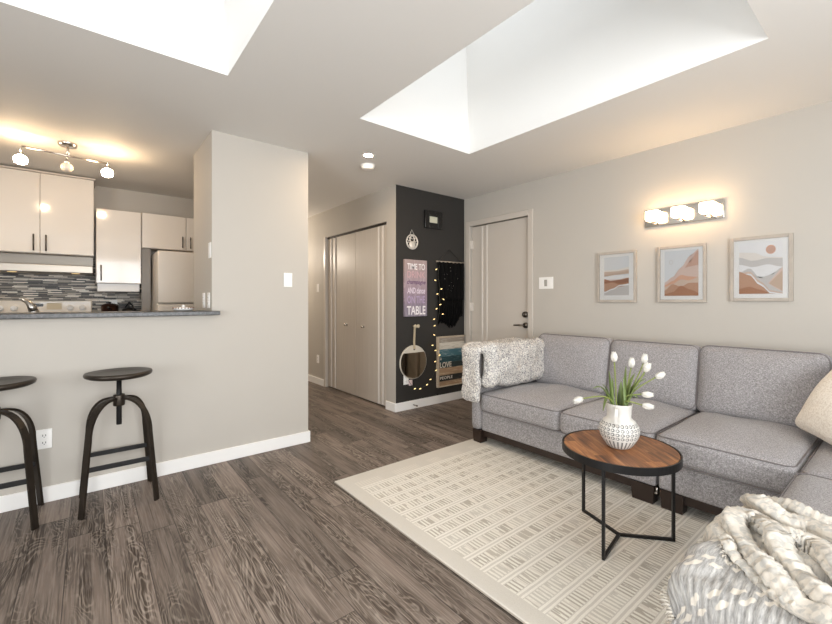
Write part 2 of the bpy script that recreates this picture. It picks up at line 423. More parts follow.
# ------------------------------------------------------------------ ceiling fixtures
o = thing('recessed_light', 'glowing recessed ceiling light beside the smoke detector', 'ceiling light', (1.87, 2.975, H))
bm = B(); lathe(bm, [(.036, -.001), (.05, -.004), (.058, -.001), (.058, 0)], (1.87, 2.975, H), n=32); obj('trim_ring', bm, m_white, o)
bm = B(); lathe(bm, [(0, -.002), (.036, -.001)], (1.87, 2.975, H), n=32); obj('lens', bm, glow('spot_glow', '#ffe0b8', 900), o)
point('hall_lamp', (2.0, 6.6, H-.5), 48, (1, .88, .74), .08)
o = thing('smoke_detector', 'round white smoke detector on the ceiling', 'smoke detector', (2.0, 3.19, H))
bm = B(); lathe(bm, [(.064, 0), (.064, -.014), (.06, -.02), (.052, -.036), (.03, -.041), (0, -.041)], (2.0, 3.19, H), n=36); obj('housing', bm, m_plastic, o)
bm = B(); lathe(bm, [(.066, -.001), (.066, -.009), (.064, -.009)], (2.0, 3.19, H), n=36); obj('base_ring', bm, m_plastic, o)
# wall light with three glass cubes
VZ = 1.862
o = thing('vanity_light', 'three-lamp chrome wall light glowing above the framed prints', 'wall light', (XR, 1.16, VZ))
bm = B(); box(bm, (XR-.022, .893, VZ-.068), (XR-.001, 1.43, VZ+.072), .004); obj('back_plate', bm, m_chrome, o)
m_cube = glow('lamp_glass', '#ffd9a8', 19)
for yy in (.975, 1.16, 1.345):
    bm = B(); tube(bm, [(XR-.02, yy, VZ-.035), (XR-.085, yy, VZ-.043)], .007); lathe(bm, [(0, -.046), (.02, -.046), (.02, -.036), (0, -.036)], (XR-.085, yy, VZ), n=20)
    obj('arm', bm, m_chrome, o)
    bm = B(); box(bm, (XR-.125, yy-.048, VZ-.030), (XR-.04, yy+.048, VZ+.048), .012, seg=3); obj('glass_shade', bm, m_cube, o)
# track light in the kitchen
TZ = H-.10
o = thing('track_light', 'chrome track light with three glass lamps on the kitchen ceiling', 'ceiling light', (-.13, 4.24, H))
bm = B(); lathe(bm, [(0, -.028), (.055, -.026), (.062, -.012), (.062, 0)], (-.13, 4.24, H), n=28); obj('canopy', bm, m_chrome, o)
bm = B(); tube(bm, [(-.13, 4.24, H-.02), (-.13, 4.24, TZ)], .009); tube(bm, [(-.39, 4.18, TZ), (-.13, 4.24, TZ), (.12, 4.265, TZ)], .007); obj('rail', bm, m_chrome, o)
m_bulb = glow('track_glow', '#ffdcb0', 110); m_gl = M('track_glass', '#e9dccb', .15, spec=.8)
for (xx, yy, lit) in ((-.40, 4.25, 1), (-.136, 4.27, 0), (.12, 4.24, 1)):
    hd = obj('lamp_holder', (lambda b: (tube(b, [(xx, yy-.03 if lit else yy-.02, TZ), (xx, yy, TZ-.03)], .006), lathe(b, [(.013, -.028), (.016, -.045), (.013, -.05)], (xx, yy, TZ), n=16), b)[-1])(B()), m_chrome, o)
    bm = B(); lathe(bm, [(.014, -.05), (.034, -.062), (.042, -.085), (.036, -.108), (.018, -.118), (0, -.119)], (xx, yy, TZ), n=24)
    obj('glass_shade', bm, m_bulb if lit else m_gl, hd)

# ------------------------------------------------------------------ kitchen
m_counter, k = mat('counter_dark', rough=.3); n = k.noise(k.obj(), 60, 4, .7)
k.put(k.b.inputs['Base Color'], k.mix(k.step(n, .4, .65), lin('#2b2a2a'), lin('#4d4b4a')))
bm = B(); box(bm, (XL, 3.19, 1.088), (.745, YP, 1.118), .004); box(bm, (XL, YP, 1.088), (XK-.004, 3.55, 1.118), .004)
tag(obj('bar_counter', bm, m_counter), 'long dark grey countertop running along the half wall', 'countertop')
m_gloss, k = mat('cabinet_gloss', '#e3dbd1', .12, coat=.5)
gl = k.noise(k.obj(), 2, 1); m_carc = M('cabinet_box', '#cfc5b9', .4)
def handle(u, z0, z1, y, parent):
    bm = B(); tube(bm, [(u, y-.03, z0), (u, y-.03, z1)], .0065, n=10)
    for zz in (z0+.02, z1-.02): tube(bm, [(u, y, zz), (u, y-.03, zz)], .005)
    obj('handle', bm, m_nickel, parent)
def cabinet(label, x0, x1, y0, z0, z1, doors, crown=False, group=None, name='wall_cabinet'):
    o = thing(name, label, 'cabinet', ((x0+x1)/2, YK, z0), group)
    bm = B(); box(bm, (x0, y0+.02, z0), (x1, YK, z1)); obj('carcass', bm, m_carc, o)
    if crown: bx('top_trim', (x0, y0-.012, z1), (x1+.012, YK, z1+.016), m_carc, o, .003)
    for (a, b, hu, h0, h1) in doors:
        d = bx('door', (a+.002, y0, z0+.003), (b-.002, y0+.02, z1-.003), m_gloss, o, .003)
        handle(hu, h0, h1, y0, d)
    return o
cabinet('tall glossy cream wall cabinet with two doors above the range hood', -.765, .041, 5.25, 1.645, 2.41, [(-.765, -.361, -.405, 1.665, 1.82), (-.361, .039, -.318, 1.665, 1.82)], True)
c = cabinet('single-door glossy cream wall cabinet between the hood and the fridge', .056, .443, 5.29, 1.375, 2.145, [(.058, .441, .098, 1.40, 1.56)])
bx('light_valance', (.068, 5.33, 1.290), (.430, 5.60, 1.374), m_white, c, .004)
cabinet('low cream cabinet above the fridge with dark bar handles', .447, 1.30, 5.29, 1.768, 2.15, [(.449, .868, .832, 1.79, 1.92), (.872, 1.298, .912, 1.79, 1.92)])
# backsplash: strips of glass and stone mosaic
m_mos, k = mat('mosaic_strips', rough=.45); x, y, z_ = k.xyz(k.obj())
r = k.math('MULTIPLY', z_, 92); ri = k.math('FLOOR', r); rf = k.math('FRACT', r)
wn = k.white(k.comb(ri, 1.7, 2.2))[0]
cc = k.math('ADD', k.math('MULTIPLY', x, 9), k.math('MULTIPLY', wn, 9)); ci = k.math('FLOOR', cc); cf = k.math('FRACT', cc)
idn = k.white(k.comb(ri, ci, 4.4))[0]
colr = k.ramp(idn, [(0, lin('#2a2522')), (.22, lin('#7d756a')), (.40, lin('#bfb4a5')), (.56, lin('#47403a')), (.68, lin('#f4eadb')), (.86, lin('#938879'))], 'CONSTANT')
g = k.math('MAXIMUM', k.math('LESS_THAN', rf, .13), k.math('LESS_THAN', cf, .03))
k.put(k.b.inputs['Base Color'], k.mix(g, colr, lin('#8f8880')))
tag(bx('backsplash', (XL, YK-.012, .91), (.50, YK, 1.644), m_mos), 'mosaic strip backsplash of grey, black and white tiles', 'backsplash', kind='structure')
bpy.data.objects['backsplash'].name = 'trim_4'
# range hood
o = thing('range_hood', 'slim stainless range hood under the tall cream cabinet', 'range hood', (-.32, 5.4, 1.46))
bm = B(); box(bm, (-.70, 5.42, 1.535), (.034, YK-.012, 1.643)); obj('hood_body', bm, M('hood_recess_shade', '#8d857b', .4, .6), o)  # darker colour paints in the shade of the recess above the front
bm = B(); vs = box(bm, (-.70, 5.16, 1.462), (.034, YK-.012, 1.535), .006); obj('hood_front', bm, M('hood_steel', '#a39b91', .38, 1), o)
for xx in (-.55, -.1):
    bm = B(); lathe(bm, [(0, -.004), (.03, -.004), (.034, 0)], (xx, 5.24, 1.462), n=18); obj('hood_lamp', bm, glow('hood_glow', '#ffd9a0', 1.0), o)
# range
m_enam = M('range_enamel', '#e8dccb', .25, coat=.3)
o = thing('kitchen_range', 'cream range with dial knobs and a clock on its back panel', 'stove', (-.34, 5.3, 0))
bx('oven_body', (-.72, 5.0, .02), (.026, YK-.014, .90), m_enam, o, .006)
bx('cooktop', (-.72, 4.99, .90), (.026, YK-.10, .915), M('cooktop_black', '#1b1a1a', .15), o, .003)
bx('oven_door', (-.70, 4.965, .2), (.006, 5.0, .80), m_enam, o, .006)
bm = B(); tube(bm, [(-.64, 4.93, .76), (-.05, 4.93, .76)], .01); tube(bm, [(-.6, 4.97, .76), (-.6, 4.93, .76)], .008); tube(bm, [(-.1, 4.97, .76), (-.1, 4.93, .76)], .008); obj('oven_handle', bm, m_steel, o)
bp = bx('back_panel', (-.72, 5.51, .915), (.026, YK-.013, 1.195), m_enam, o, .01)
for xx in (-.66, -.565, -.15, -.05):
    bm = B(); lathe(bm, [(.027, 0), (.025, -.012), (.021, -.016), (0, -.016)], (xx, 5.51, 1.12), axis='y', n=20); box(bm, (xx-.004, 5.482, 1.10), (xx+.004, 5.495, 1.14), .001); obj('knob', bm, m_white, bp)
bx('clock_display', (-.425, 5.507, 1.135), (-.355, 5.511, 1.165), M('display', '#1d1a15', .2), bp)
bm = B(); text(bm, '2:07', .012, .04, (-.41, 5.5065, 1.144), (1, 0, 0), (0, 0, 1)); bm.free()
bx('button_panel', (-.33, 5.508, 1.105), (-.215, 5.511, 1.17), M('range_tan', '#d9c7a4', .4), bp)
# base cabinet and counter beside the range (seen only past the bar)
o = thing('base_cabinet', 'cream base cabinet under the counter between range and fridge', 'cabinet', (.26, 5.3, 0))
bx('carcass', (.034, 5.04, .09), (.53, YK-.014, .878), m_carc, o); bx('plinth', (.034, 5.1, 0), (.53, YK-.014, .09), m_blackp, o)
d = bx('door', (.04, 5.02, .10), (.524, 5.04, .872), m_gloss, o, .003); handle(.08, .68, .84, 5.02, d)
tag(bx('worktop', (.032, 5.0, .878), (.535, YK-.013, .91), m_counter, None, .003), 'short dark worktop holding the pots beside the fridge', 'countertop')
# grey strip painted as the shaded gap, and fridge
tag(bx('gap_shade_strip', (.448, 5.32, .915), (.53, 5.345, 1.765), M('gap_shade_grey', '#7d756b', .35)), 'narrow grey strip standing in for the shaded gap beside the fridge', 'panel')
m_fr = M('fridge_white', '#dcd3c7', .3, coat=.2)
o = thing('refrigerator', 'cream top-freezer refrigerator standing beside the pillar', 'refrigerator', (.93, 5.2, 0))
bx('body', (.548, 4.98, .03), (1.30, YK-.014, 1.705), m_fr, o, .006)
fd = bx('freezer_door', (.548, 4.90, 1.168), (1.30, 4.975, 1.71), m_fr, o, .012)
rd = bx('fridge_door', (.548, 4.90, .06), (1.30, 4.975, 1.155), m_fr, o, .012)
bx('base_grille', (.56, 4.95, 0), (1.29, 5.5, .055), m_blackp, o)
for p, z0, z1 in ((fd, 1.2, 1.5), (rd, .75, 1.12)):
    bm = B(); tube(bm, [(1.24, 4.90, z0), (1.24, 4.86, z0+.03), (1.24, 4.86, z1-.03), (1.24, 4.90, z1)], .012); obj('handle', bm, m_fr, p)
# pots
def saucepan(label, c, m, mk):
    o = thing('cooking_pot', label, 'pot', c)
    bm = B(); lathe(bm, [(0, 0), (.066, 0), (.074, .012), (.074, .225), (.077, .23)], (0, 0, 0), n=28); obj('pot_body', bm, m, o, local=True)
    l = B(); lathe(l, [(.078, .231), (.06, .246), (.015, .254), (0, .254)], n=28); L = obj('lid', l, m, o, local=True)
    l = B(); lathe(l, [(.008, .254), (.016, .268), (0, .272)], n=16); obj('lid_knob', l, mk, L, local=True)
    l = B(); tube(l, [(.0, -.07, .19), (-.01, -.11, .20), (-.02, -.155, .215)], [.009, .008, .010]); obj('handle', l, mk, o, local=True)
saucepan('dark copper pot standing under the backsplash outlet', (.175, 5.42, .911), M('copper_dark', '#4a3128', .3, .7), m_blackp)
o = thing('kettle', 'round black kettle standing beside the copper pot', 'kettle', (.345, 5.42, .911), None, PI*.65)
bm = B(); lathe(bm, [(0, 0), (.075, 0), (.088, .03), (.086, .12), (.065, .19), (.03, .205), (0, .206)], n=28); obj('kettle_body', bm, m_blackp, o, local=True)
bm = B(); tube(bm, [(-.08, 0, .15), (-.07, 0, .22), (0, 0, .265), (.06, 0, .22), (.075, 0, .15)], .008); obj('handle', bm, m_blackp, o, local=True)
bm = B(); tube(bm, [(-.07, 0, .08), (-.12, 0, .13), (-.13, 0, .17)], [.02, .013, .009]); obj('spout', bm, m_blackp, o, local=True)
bm = B(); lathe(bm, [(.008, .206), (.014, .22), (0, .225)], n=16); obj('lid_knob', bm, m_blackp, o, local=True)
# sink counter behind the half wall, tap
tag(bx('sink_counter', (XL, YP+.121, .87), (XK-.004, 3.98, .91), m_counter), 'lower dark sink counter hidden behind the half wall', 'countertop')
o = thing('kitchen_faucet', 'brushed steel pull-out tap rising behind the bar counter', 'faucet', (-.285, 3.70, .911))
bm = B(); lathe(bm, [(0, 0), (.036, 0), (.034, .02), (.028, .05), (.027, .20), (.02, .23)], n=20); obj('tap_body', bm, m_steel, o, local=True)
bm = B(); tube(bm, [(.0, 0, .21), (-.012, .0, .245), (-.03, .01, .272), (-.055, .02, .287)], [.026, .022, .015, .011], n=12); obj('lever', bm, m_steel, o, local=True)
bm = B(); tube(bm, [(0, .0, .12), (0, .10, .2), (0, .2, .2), (0, .24, .15)], [.02, .016, .015, .017], n=12); obj('spout', bm, m_steel, o, local=True)
# small dish on the bar
o = thing('butter_dish', 'small white lidded dish with a brown lacy rim on the counter end', 'dish', (.545, 3.42, 1.1185))
bm = B(); lathe(bm, [(0, 0), (.045, 0), (.06, .006), (.068, .020), (.066, .021), (.058, .010), (0, .009)], n=32); obj('tray', bm, m_plastic, o, local=True)
bm = B()
for q in range(20):
    a = 2*PI*q/20; lathe(bm, [(0, -.0055), (.0055, 0), (0, .0055)], (.0675*math.cos(a), .0675*math.sin(a), .020), n=8)
obj('lacy_rim', bm, M('rim_brown', '#8a5a44', .5), o, local=True)
bm = B(); lathe(bm, [(.05, .013), (.045, .022), (.012, .028), (.007, .033), (.011, .040), (0, .045)], n=28); obj('lid', bm, m_plastic, o, local=True)

# ------------------------------------------------------------------ bar stools
m_stool, k = mat('gunmetal_bronze', rough=.38, metal=.75); n = k.noise(k.obj(), 9, 3)
k.put(k.b.inputs['Base Color'], k.mix(n, lin('#302b26'), lin('#4e463e')))
def stool(label, c, seat_rz):
    o = thing('bar_stool', label, 'stool', c, 'bar stools along the half wall')
    SZ = .764
    bm = B(); prof = [(0, SZ-.034), (.10, SZ-.032), (.150, SZ-.030), (.166, SZ-.022), (.170, SZ-.010), (.166, SZ-.001), (.155, SZ+.002), (.12, SZ-.006), (.06, SZ-.010), (0, SZ-.011)]
    lathe(bm, prof, n=48)
    for v in bm.verts:   # gently dished, upswept at the two sides
        v.co.z += .10*(v.co.x*math.cos(seat_rz)+v.co.y*math.sin(seat_rz))**2
    obj('seat', bm, m_stool, o, local=True)
    bm = B(); tube(bm, [(0, 0, SZ-.03), (0, 0, .448)], .0135, n=14)
    for q in range(28): lathe(bm, [(.0135, 0), (.0155, .002), (.0135, .004)], (0, 0,   .452+q*.0075), n=12)
    obj('screw_post', bm, m_black, o, local=True)
    bm = B(); lathe(bm, [(.016, .562), (.028, .562), (.030, .569), (.030, .622), (.028, .629), (.016, .629)], n=20); obj('hub', bm, m_stool, o, local=True)
    def leg_pts(sx, sy):
        pts = []
        for q in range(17):
            t = q/16
            a = t*PI/2
            if t <= .62:
                u = t/.62*PI/2; r = .025+.118*math.sin(u)**.9; zz = .607-.200*(1-math.cos(u))
            else:
                w = (t-.62)/.38; r = .143+.032*w; zz = .407*(1-w)
            pts.append((sx*r*1.0, sy*r*.92, zz))
        return pts
    for sx, sy in ((-1, -1), (1, -1), (1, 1), (-1, 1)):
        bm = B(); d = Vector((-sy*.92, sx, 0)).normalized()
        tube(bm, leg_pts(sx, sy), 0, sq=(.030, .013), up=d); obj('leg', bm, m_stool, o, local=True)
    for sy in (-1, 1):
        bm = B(); box(bm, (-.155, sy*.141-.006, .238), (.155, sy*.141+.006, .265), .002); obj('footrest_bar', bm, m_black, o, local=True)
    return o
stool('dark bronze bar stool standing right of the white outlet', (.142, 3.03, 0), .1)
s2 = stool('dark bronze bar stool cut off by the left photo edge', (-.393, 3.06, 0), .35)

# ------------------------------------------------------------------ charcoal wall decor
# mirror
o = thing('round_mirror', 'round mirror with a pale wood top hanging by a strap on the charcoal wall', 'mirror', (2.79, YD, .52))
cx, cz, R = 2.795, .515, .186
bm = B(); lathe(bm, [(0, -.018), (R-.002, -.018), (R, -.016), (R, -.002), (0, -.002)], (cx, YD, cz), axis='y', n=64, smooth=False); obj('wood_disc', bm, M('pale_wood', '#cfc8ba', .5), o)
bm = B(); pts = []; zt = .105
a0 = math.asin(zt/(R-.006)); n = 60
for q in range(n+1):
    a = PI-a0+(PI+2*a0)*q/n; pts.append((cx+(R-.006)*math.cos(a), YD-.0195, cz+(R-.006)*math.sin(a)))
f = poly(bm, pts); ex = bmesh.ops.extrude_face_region(bm, geom=[f]); bmesh.ops.translate(bm, vec=(0, .002, 0), verts=[v for v in ex['geom'] if isinstance(v, bmesh.types.BMVert)])
obj('mirror_glass', bm, M('mirror_silver', '#c9c2b6', .03, 1), o)
bm = B(); lathe(bm, [(0, -.0192), (.013, -.0192), (.013, -.018)], (cx+.008, YD, cz+.145), axis='y', n=20); obj('strap_hole', bm, m_blackp, o)
bm = B(); tube(bm, [(cx+.008, YD-.021, cz+.145), (cx+.006, YD-.018, cz+.22), (cx+.016, YD-.016, .905)], 0, sq=(.026, .004), up=(1, 0, 0)); obj('strap', bm, M('strap_tan', '#b7a88d', .7), o)
o = thing('wall_hook', 'pale wooden double knob holding the mirror strap', 'hook', (2.826, YD, .908))
for dx in (-.018, .022):
    bm = B(); lathe(bm, [(.008, 0), (.008, -.02), (.019, -.026), (.021, -.036), (.014, -.043), (0, -.045)], (2.824+dx, YD, .911), axis='y', n=20); obj('knob', bm, M('knob_wood', '#c3b59b', .5), o)
# door stop
o = thing('door_stop', 'small spring door stop on the white baseboard', 'door stop', (2.79, YD-.014, .045))
bm = B(); tube(bm, [(2.79+.005*math.cos(q*.9), YD-.014-.0011*q, .045+.005*math.sin(q*.9)) for q in range(60)], .0014, n=6); obj('spring', bm, m_nickel, o)
bm = B(); lathe(bm, [(.0, -.088), (.008, -.086), (.008, -.076), (0, -.075)], (2.79, YD, .045), axis='y', n=14); obj('tip', bm, m_blackp, o)
# small black frame
o = thing('black_frame', 'small square black frame with a pale card high on the charcoal wall', 'picture frame', (3.08, YD, 2.12))
fx0, fx1, fz0, fz1 = 2.953, 3.215, 2.02, 2.222
bm = B(); ix0, ix1, iz0, iz1 = 3.018, 3.148, 2.085, 2.158
box(bm, (fx0, YD-.03, fz0), (ix0, YD-.002, fz1), .004); box(bm, (ix1, YD-.03, fz0), (fx1, YD-.002, fz1), .004); box(bm, (ix0, YD-.03, fz0), (ix1, YD-.002, iz0), .004); box(bm, (ix0, YD-.03, iz1), (ix1, YD-.002, fz1), .004)
m_fb, k = mat('frame_black_speckle', rough=.25); n = k.noise(k.obj(), 90, 3, .7); k.put(k.b.inputs['Base Color'], k.mix(k.step(n, .62, .7), lin('#141313'), lin('#6d675f')))
obj('frame', bm, m_fb, o); bx('card', (ix0, YD-.014, iz0), (ix1, YD-.004, iz1), M('card_cream', '#cfcdb8', .5), o)
# moon / lacework ornament on a thread
o = thing('crescent_ornament', 'small white openwork round ornament hanging on a cord', 'wall ornament', (2.777, YD, 1.83))
bm = B(); c = (2.777, YD-.012, 1.842)
def circ(bm, c, r, rr, a0=0, a1=2*PI, n=40, ry=1.0):
    full = abs(a1-a0) > 6.28
    P = [(c[0]+r*math.cos(a0+(a1-a0)*q/n), c[1], c[2]+r*ry*math.sin(a0+(a1-a0)*q/n)) for q in range(n if full else n+1)]
    tube(bm, P, rr, n=6, closed=full)
circ(bm, c, .078, .007); circ(bm, (c[0], c[1], c[2]+.03), .034, .006)
for a in range(6): circ(bm, (c[0]+.052*math.cos(a*PI/3+.5), c[1], c[2]+.052*math.sin(a*PI/3+.5)), .02, .004, n=16)
m_silv = M('ornament_white', '#d9d3ca', .35, .3); obj('ring', bm, m_silv, o)
bm = B(); lathe(bm, [(0, -.012), (.03, -.01), (.042, -.004), (.044, .004), (0, .006)], (c[0]+.004, c[1], c[2]-.035), axis='y', n=28); obj('disc', bm, m_silv, o)
bm = B(); tube(bm, [(c[0]-.035, c[1], c[2]+.07), (c[0], c[1]+.006, c[2]+.135), (c[0]+.035, c[1], c[2]+.07)], .003, n=6); obj('cord', bm, m_silv, o)
# pink and violet sign
o = thing('canvas_sign', 'tall pink and violet lettered sign about dancing on the table', 'sign', (2.82, YD, 1.33))
m_can, k = mat('canvas_print', rough=.7); x, y, z_ = k.xyz(k.obj())
gr = k.ramp(k.step(z_, -.33, .33), [(0, lin('#857d8a')), (.25, lin('#8f7c8c')), (.6, lin('#a38f97')), (1, lin('#a89491'))])
n = k.noise(k.mapv(k.obj(), (30, 1, 6)), 1, 4, .7); k.put(k.b.inputs['Base Color'], k.mix(k.math('MULTIPLY', k.step(n, .45, .7), .35), gr, lin('#d8c8cf')))
bx('panel', (2.663, YD-.03, 1.02), (2.978, YD-.001, 1.645), m_can, o, .003)
m_lw = M('letter_white', '#efe9ea', .6); m_lp = M('letter_pink', '#c9a5aa', .6); m_lv = M('letter_plum', '#6b4d70', .6); m_ll = M('letter_lilac', '#b3a0bd', .6); m_lc = M('letter_pale', '#e6d8e4', .6)
bm = B()
for s, z0, h, mi, x0, w, sh in (('TIME TO', 1.535, .068, 0, 2.695, .25, 0), ('DRINK', 1.445, .072, 1, 2.695, .255, 0), ('champagne', 1.362, .062, 2, 2.69, .265, .25), ('AND dance', 1.272, .066, 4, 2.695, .25, .1), ('ON THE', 1.165, .080, 3, 2.695, .25, 0), ('TABLE', 1.04, .095, 0, 2.69, .262, 0)):
    text(bm, s, h, w, (x0, YD-.0305, z0), (1, 0, 0), (0, 0, 1), mi, shear=sh)
obj('lettering', bm, [m_lw, m_lp, m_lv, m_ll, m_lc], o, recalc=False)
# black fringed wall hanging
o = thing('wall_hanging', 'black fringed fabric hanging from a wooden rod', 'wall hanging', (3.35, YD, 1.65))
bm = B(); tube(bm, [(3.125, YD-.022, 1.648), (3.575, YD-.022, 1.654)], .009, n=10); obj('rod', bm, M('rod_wood', '#9b8f80', .6), o)
bm = B(); tube(bm, [(3.16, YD-.02, 1.655), (3.345, YD-.008, 1.80), (3.53, YD-.02, 1.66)], .004, n=6); obj('cord', bm, M('cord_dark', '#2b2927', .8), o)
m_blk, k = mat('black_yarn', '#0e0d0d', .9, spec=.1)
bm = B(); nx, nz = 44, 16; gv = []
for b in range(nz+1):
    row = []
    for a in range(nx+1):
        u = a/nx; row.append(bm.verts.new((3.15+.41*u, YD-.021-.006*math.sin(u*40)-.003*(a % 2), 1.648-.44*b/nz)))
    gv.append(row)
for b in range(nz):
    for a in range(nx): f = bm.faces.new((gv[b][a], gv[b][a+1], gv[b+1][a+1], gv[b+1][a])); f.smooth = True
cl = obj('cloth', bm, m_blk, o); md = cl.modifiers.new('s', 'SOLIDIFY'); md.thickness = .006
bm = B()
for a in range(74):
    u = a/73; x = 3.152+.405*u; zb = .90+.03*math.sin(u*9)+.11*max(0, u-.72)/.28+random.uniform(-.02, .02)+.02*(1-u)
    tube(bm, [(x, YD-.022+random.uniform(-.004, .004), 1.22), (x+random.uniform(-.004, .004), YD-.018+random.uniform(-.006, .006), (1.22+zb)/2), (x+random.uniform(-.006, .006), YD-.016+random.uniform(-.006, .006), zb)], .0034, n=5)
tag(obj('fringe', bm, m_blk, o), kind='stuff')
bm = B()
for (x, z) in ((3.34, 1.585), (3.29, 1.54), (3.345, 1.545), (3.42, 1.545), (3.285, 1.505), (3.425, 1.515), (3.29, 1.475), (3.42, 1.48), (3.355, 1.41), (3.32, 1.37), (3.36, 1.365), (3.39, 1.37), (3.30, 1.33), (3.37, 1.34), (3.35, 1.31), (3.24, 1.50), (3.25, 1.45), (3.46, 1.46)):
    lathe(bm, [(0, -.004), (.003, -.002), (.003, .002), (0, .004)], (x, YD-.031, z), axis='y', n=8)
obj('beads', bm, M('bead_white', '#8f8a82', .4), o)
# plank sign
o = thing('plank_sign', 'weathered plank sign with teal boards and white words', 'sign', (3.35, YD, .48))
sx0, sx1, sz0, sz1 = 3.14, 3.585, .185, .775
def plank_m(name, c, c2, sc=.5):
    m, k = mat(name, rough=.75); n = k.noise(k.mapv(k.obj(), (5, 1, 60)), 1, 4, .7)
    k.put(k.b.inputs['Base Color'], k.mix(k.step(n, .5, .68), lin(c), lin(c2))); return m
pm = [plank_m('plank_tan', '#a08468', '#cdb598'), plank_m('plank_black', '#2e2c29', '#55504a'), plank_m('plank_brown', '#a98c70', '#c9b296'), plank_m('plank_greenblack', '#2f3b3b', '#5a6664'), plank_m('plank_teal', '#2a4a52', '#55767b'), plank_m('plank_blue', '#46707c', '#b9c8c8'), plank_m('plank_white', '#d8d2c6', '#a79b8b'), plank_m('plank_grey', '#9c9184', '#cfc5b8')]
bm = B(); hs = [0, .10, .22, .37, .48, .60, .75, .89, 1.0]
for q in range(8):
    z0 = sz0+.008+(sz1-sz0-.016)*hs[q]; z1 = sz0+.008+(sz1-sz0-.016)*hs[q+1]
    box(bm, (sx0+.022, YD-.022, z0), (sx1, YD-.006, z1-.002), .0015, mi=q)
obj('boards', bm, pm, o)
m_fw = plank_m('frame_wood', '#b9a893', '#d5c9b8')
bm = B(); box(bm, (sx0, YD-.034, sz0), (sx0+.024, YD-.001, sz1), .003); box(bm, (sx0+.024, YD-.034, sz1-.018), (sx1, YD-.001, sz1), .003); box(bm, (sx0+.024, YD-.034, sz0), (sx1, YD-.001, sz0+.014), .003)
obj('frame', bm, m_fw, o)
bm = B(); text(bm, 'LOVE', .066, .185, (sx0+.04, YD-.0225, .408), (1, 0, 0), (0, 0, 1)); text(bm, '&', .032, .022, (sx0+.045, YD-.0225, .50), (1, 0, 0), (0, 0, 1)); text(bm, 'PEOPLE', .034, .20, (sx0+.042, YD-.0225, .272), (1, 0, 0), (0, 0, 1))
obj('lettering', bm, M('sign_white', '#ddd6ca', .7), o, recalc=False)
# string of lights
BU = [(3.105, 1.554), (3.088, 1.427), (3.183, 1.33), (3.121, 1.271), (3.216, 1.209), (3.167, 1.149), (3.108, 1.101), (3.205, 1.038), (3.072, .983), (3.078, .908), (3.073, .802), (3.047, .686), (3.093, .625), (3.155, .565), (3.088, .498), (3.101, .396), (3.017, .302), (2.965, .249), (2.866, .217), (2.79, .227)]
o = thing('string_lights', 'string of small warm lights hanging beside the mirror and fringed cloth', 'string lights', (3.1, YD, .9))
cp = [(3.155, 1.60), (3.135, 1.5), (3.15, 1.38), (3.155, 1.25), (3.16, 1.13), (3.14, 1.0), (3.105, .88), (3.10, .76), (3.085, .66), (3.11, .55), (3.10, .45), (3.06, .35), (2.99, .27), (2.91, .225), (2.82, .22), (2.755, .26), (2.70, .33)]
def spline(P, m=8):
    P = [Vector(p) for p in P]; out = []
    for a in range(len(P)-1):
        p0, p1, p2, p3 = P[max(a-1, 0)], P[a], P[a+1], P[min(a+2, len(P)-1)]
        for q in range(m):
            t = q/m; out.append(.5*((2*p1)+(p2-p0)*t+(2*p0-5*p1+4*p2-p3)*t*t+(3*p1-p0-3*p2+p3)*t**3))
    out.append(P[-1]); return out
yy = YD-.042
cv = spline([(x, yy if .2 < z and z > .9 else yy, z) for x, z in cp])
bm = B(); tube(bm, cv, .0022, n=6)
for bxp, bz in BU:
    near = min(cv, key=lambda p: (p.x-bxp)**2+(p.z-bz)**2)
    tube(bm, [near, (bxp, yy-.002, bz)], .0016, n=5)
obj('cord', bm, M('cord_green', '#3b3a30', .7), o)
m_fairy = glow('fairy_glow', '#ffdf9c', 1.6)
for bxp, bz in BU:
    a = random.uniform(-.5, .5); bm = B(); d = Vector((math.cos(a), 0, math.sin(a)))*.013
    c = Vector((bxp, yy-.004, bz)); tube(bm, [c-d, c-d*.4, c+d*.4, c+d], [.0035, .0058, .005, .002], n=8); obj('bulb', bm, m_fairy, o)
bm = B(); box(bm, (2.725, YD-.036, .265), (2.765, YD-.012, .325), .005); obj('plug', bm, M('plug_pink', '#d8c2bf', .5), o)

# ------------------------------------------------------------------ framed prints
m_frame, k = mat('frame_whitewash', rough=.6); n = k.noise(k.mapv(k.obj(), (20, 20, 8)), 1, 4, .7); k.put(k.b.inputs['Base Color'], k.mix(n, lin('#91877c'), lin('#c3b9ad')))
m_mat = M('mat_board', '#f1efec', .8); m_pg = M('print_pale', '#e4e2e0', .7)
A = {n: M('paint_'+n, c, .75) for n, c in dict(sky='#dfe0e1', cream='#e9e2da', tan='#cbb29e', sand='#d6bfae', rust='#b17f61', brown='#9c6c52', clay='#c39a80', blush='#dcc4b8', rose='#cfa997', grey='#cfcac6', peach='#dcae94', white='#eeeceb').items()}
m_pglass = bpy.data.materials.new('picture_glass'); m_pglass.use_nodes = True
_k = NT(m_pglass); _o = _k.n['Material Output']; _t = _k.add('ShaderNodeBsdfTransparent'); _g = _k.add('ShaderNodeBsdfGlossy'); _g.inputs['Roughness'].default_value = .01
_x = _k.add('ShaderNodeMixShader'); _f = _k.add('ShaderNodeFresnel'); _f.inputs[0].default_value = 1.45
_k.l.new(_f.outputs[0], _x.inputs[0]); _k.l.new(_t.outputs[0], _x.inputs[1]); _k.l.new(_g.outputs[0], _x.inputs[2]); _k.l.new(_x.outputs[0], _o.inputs[0])
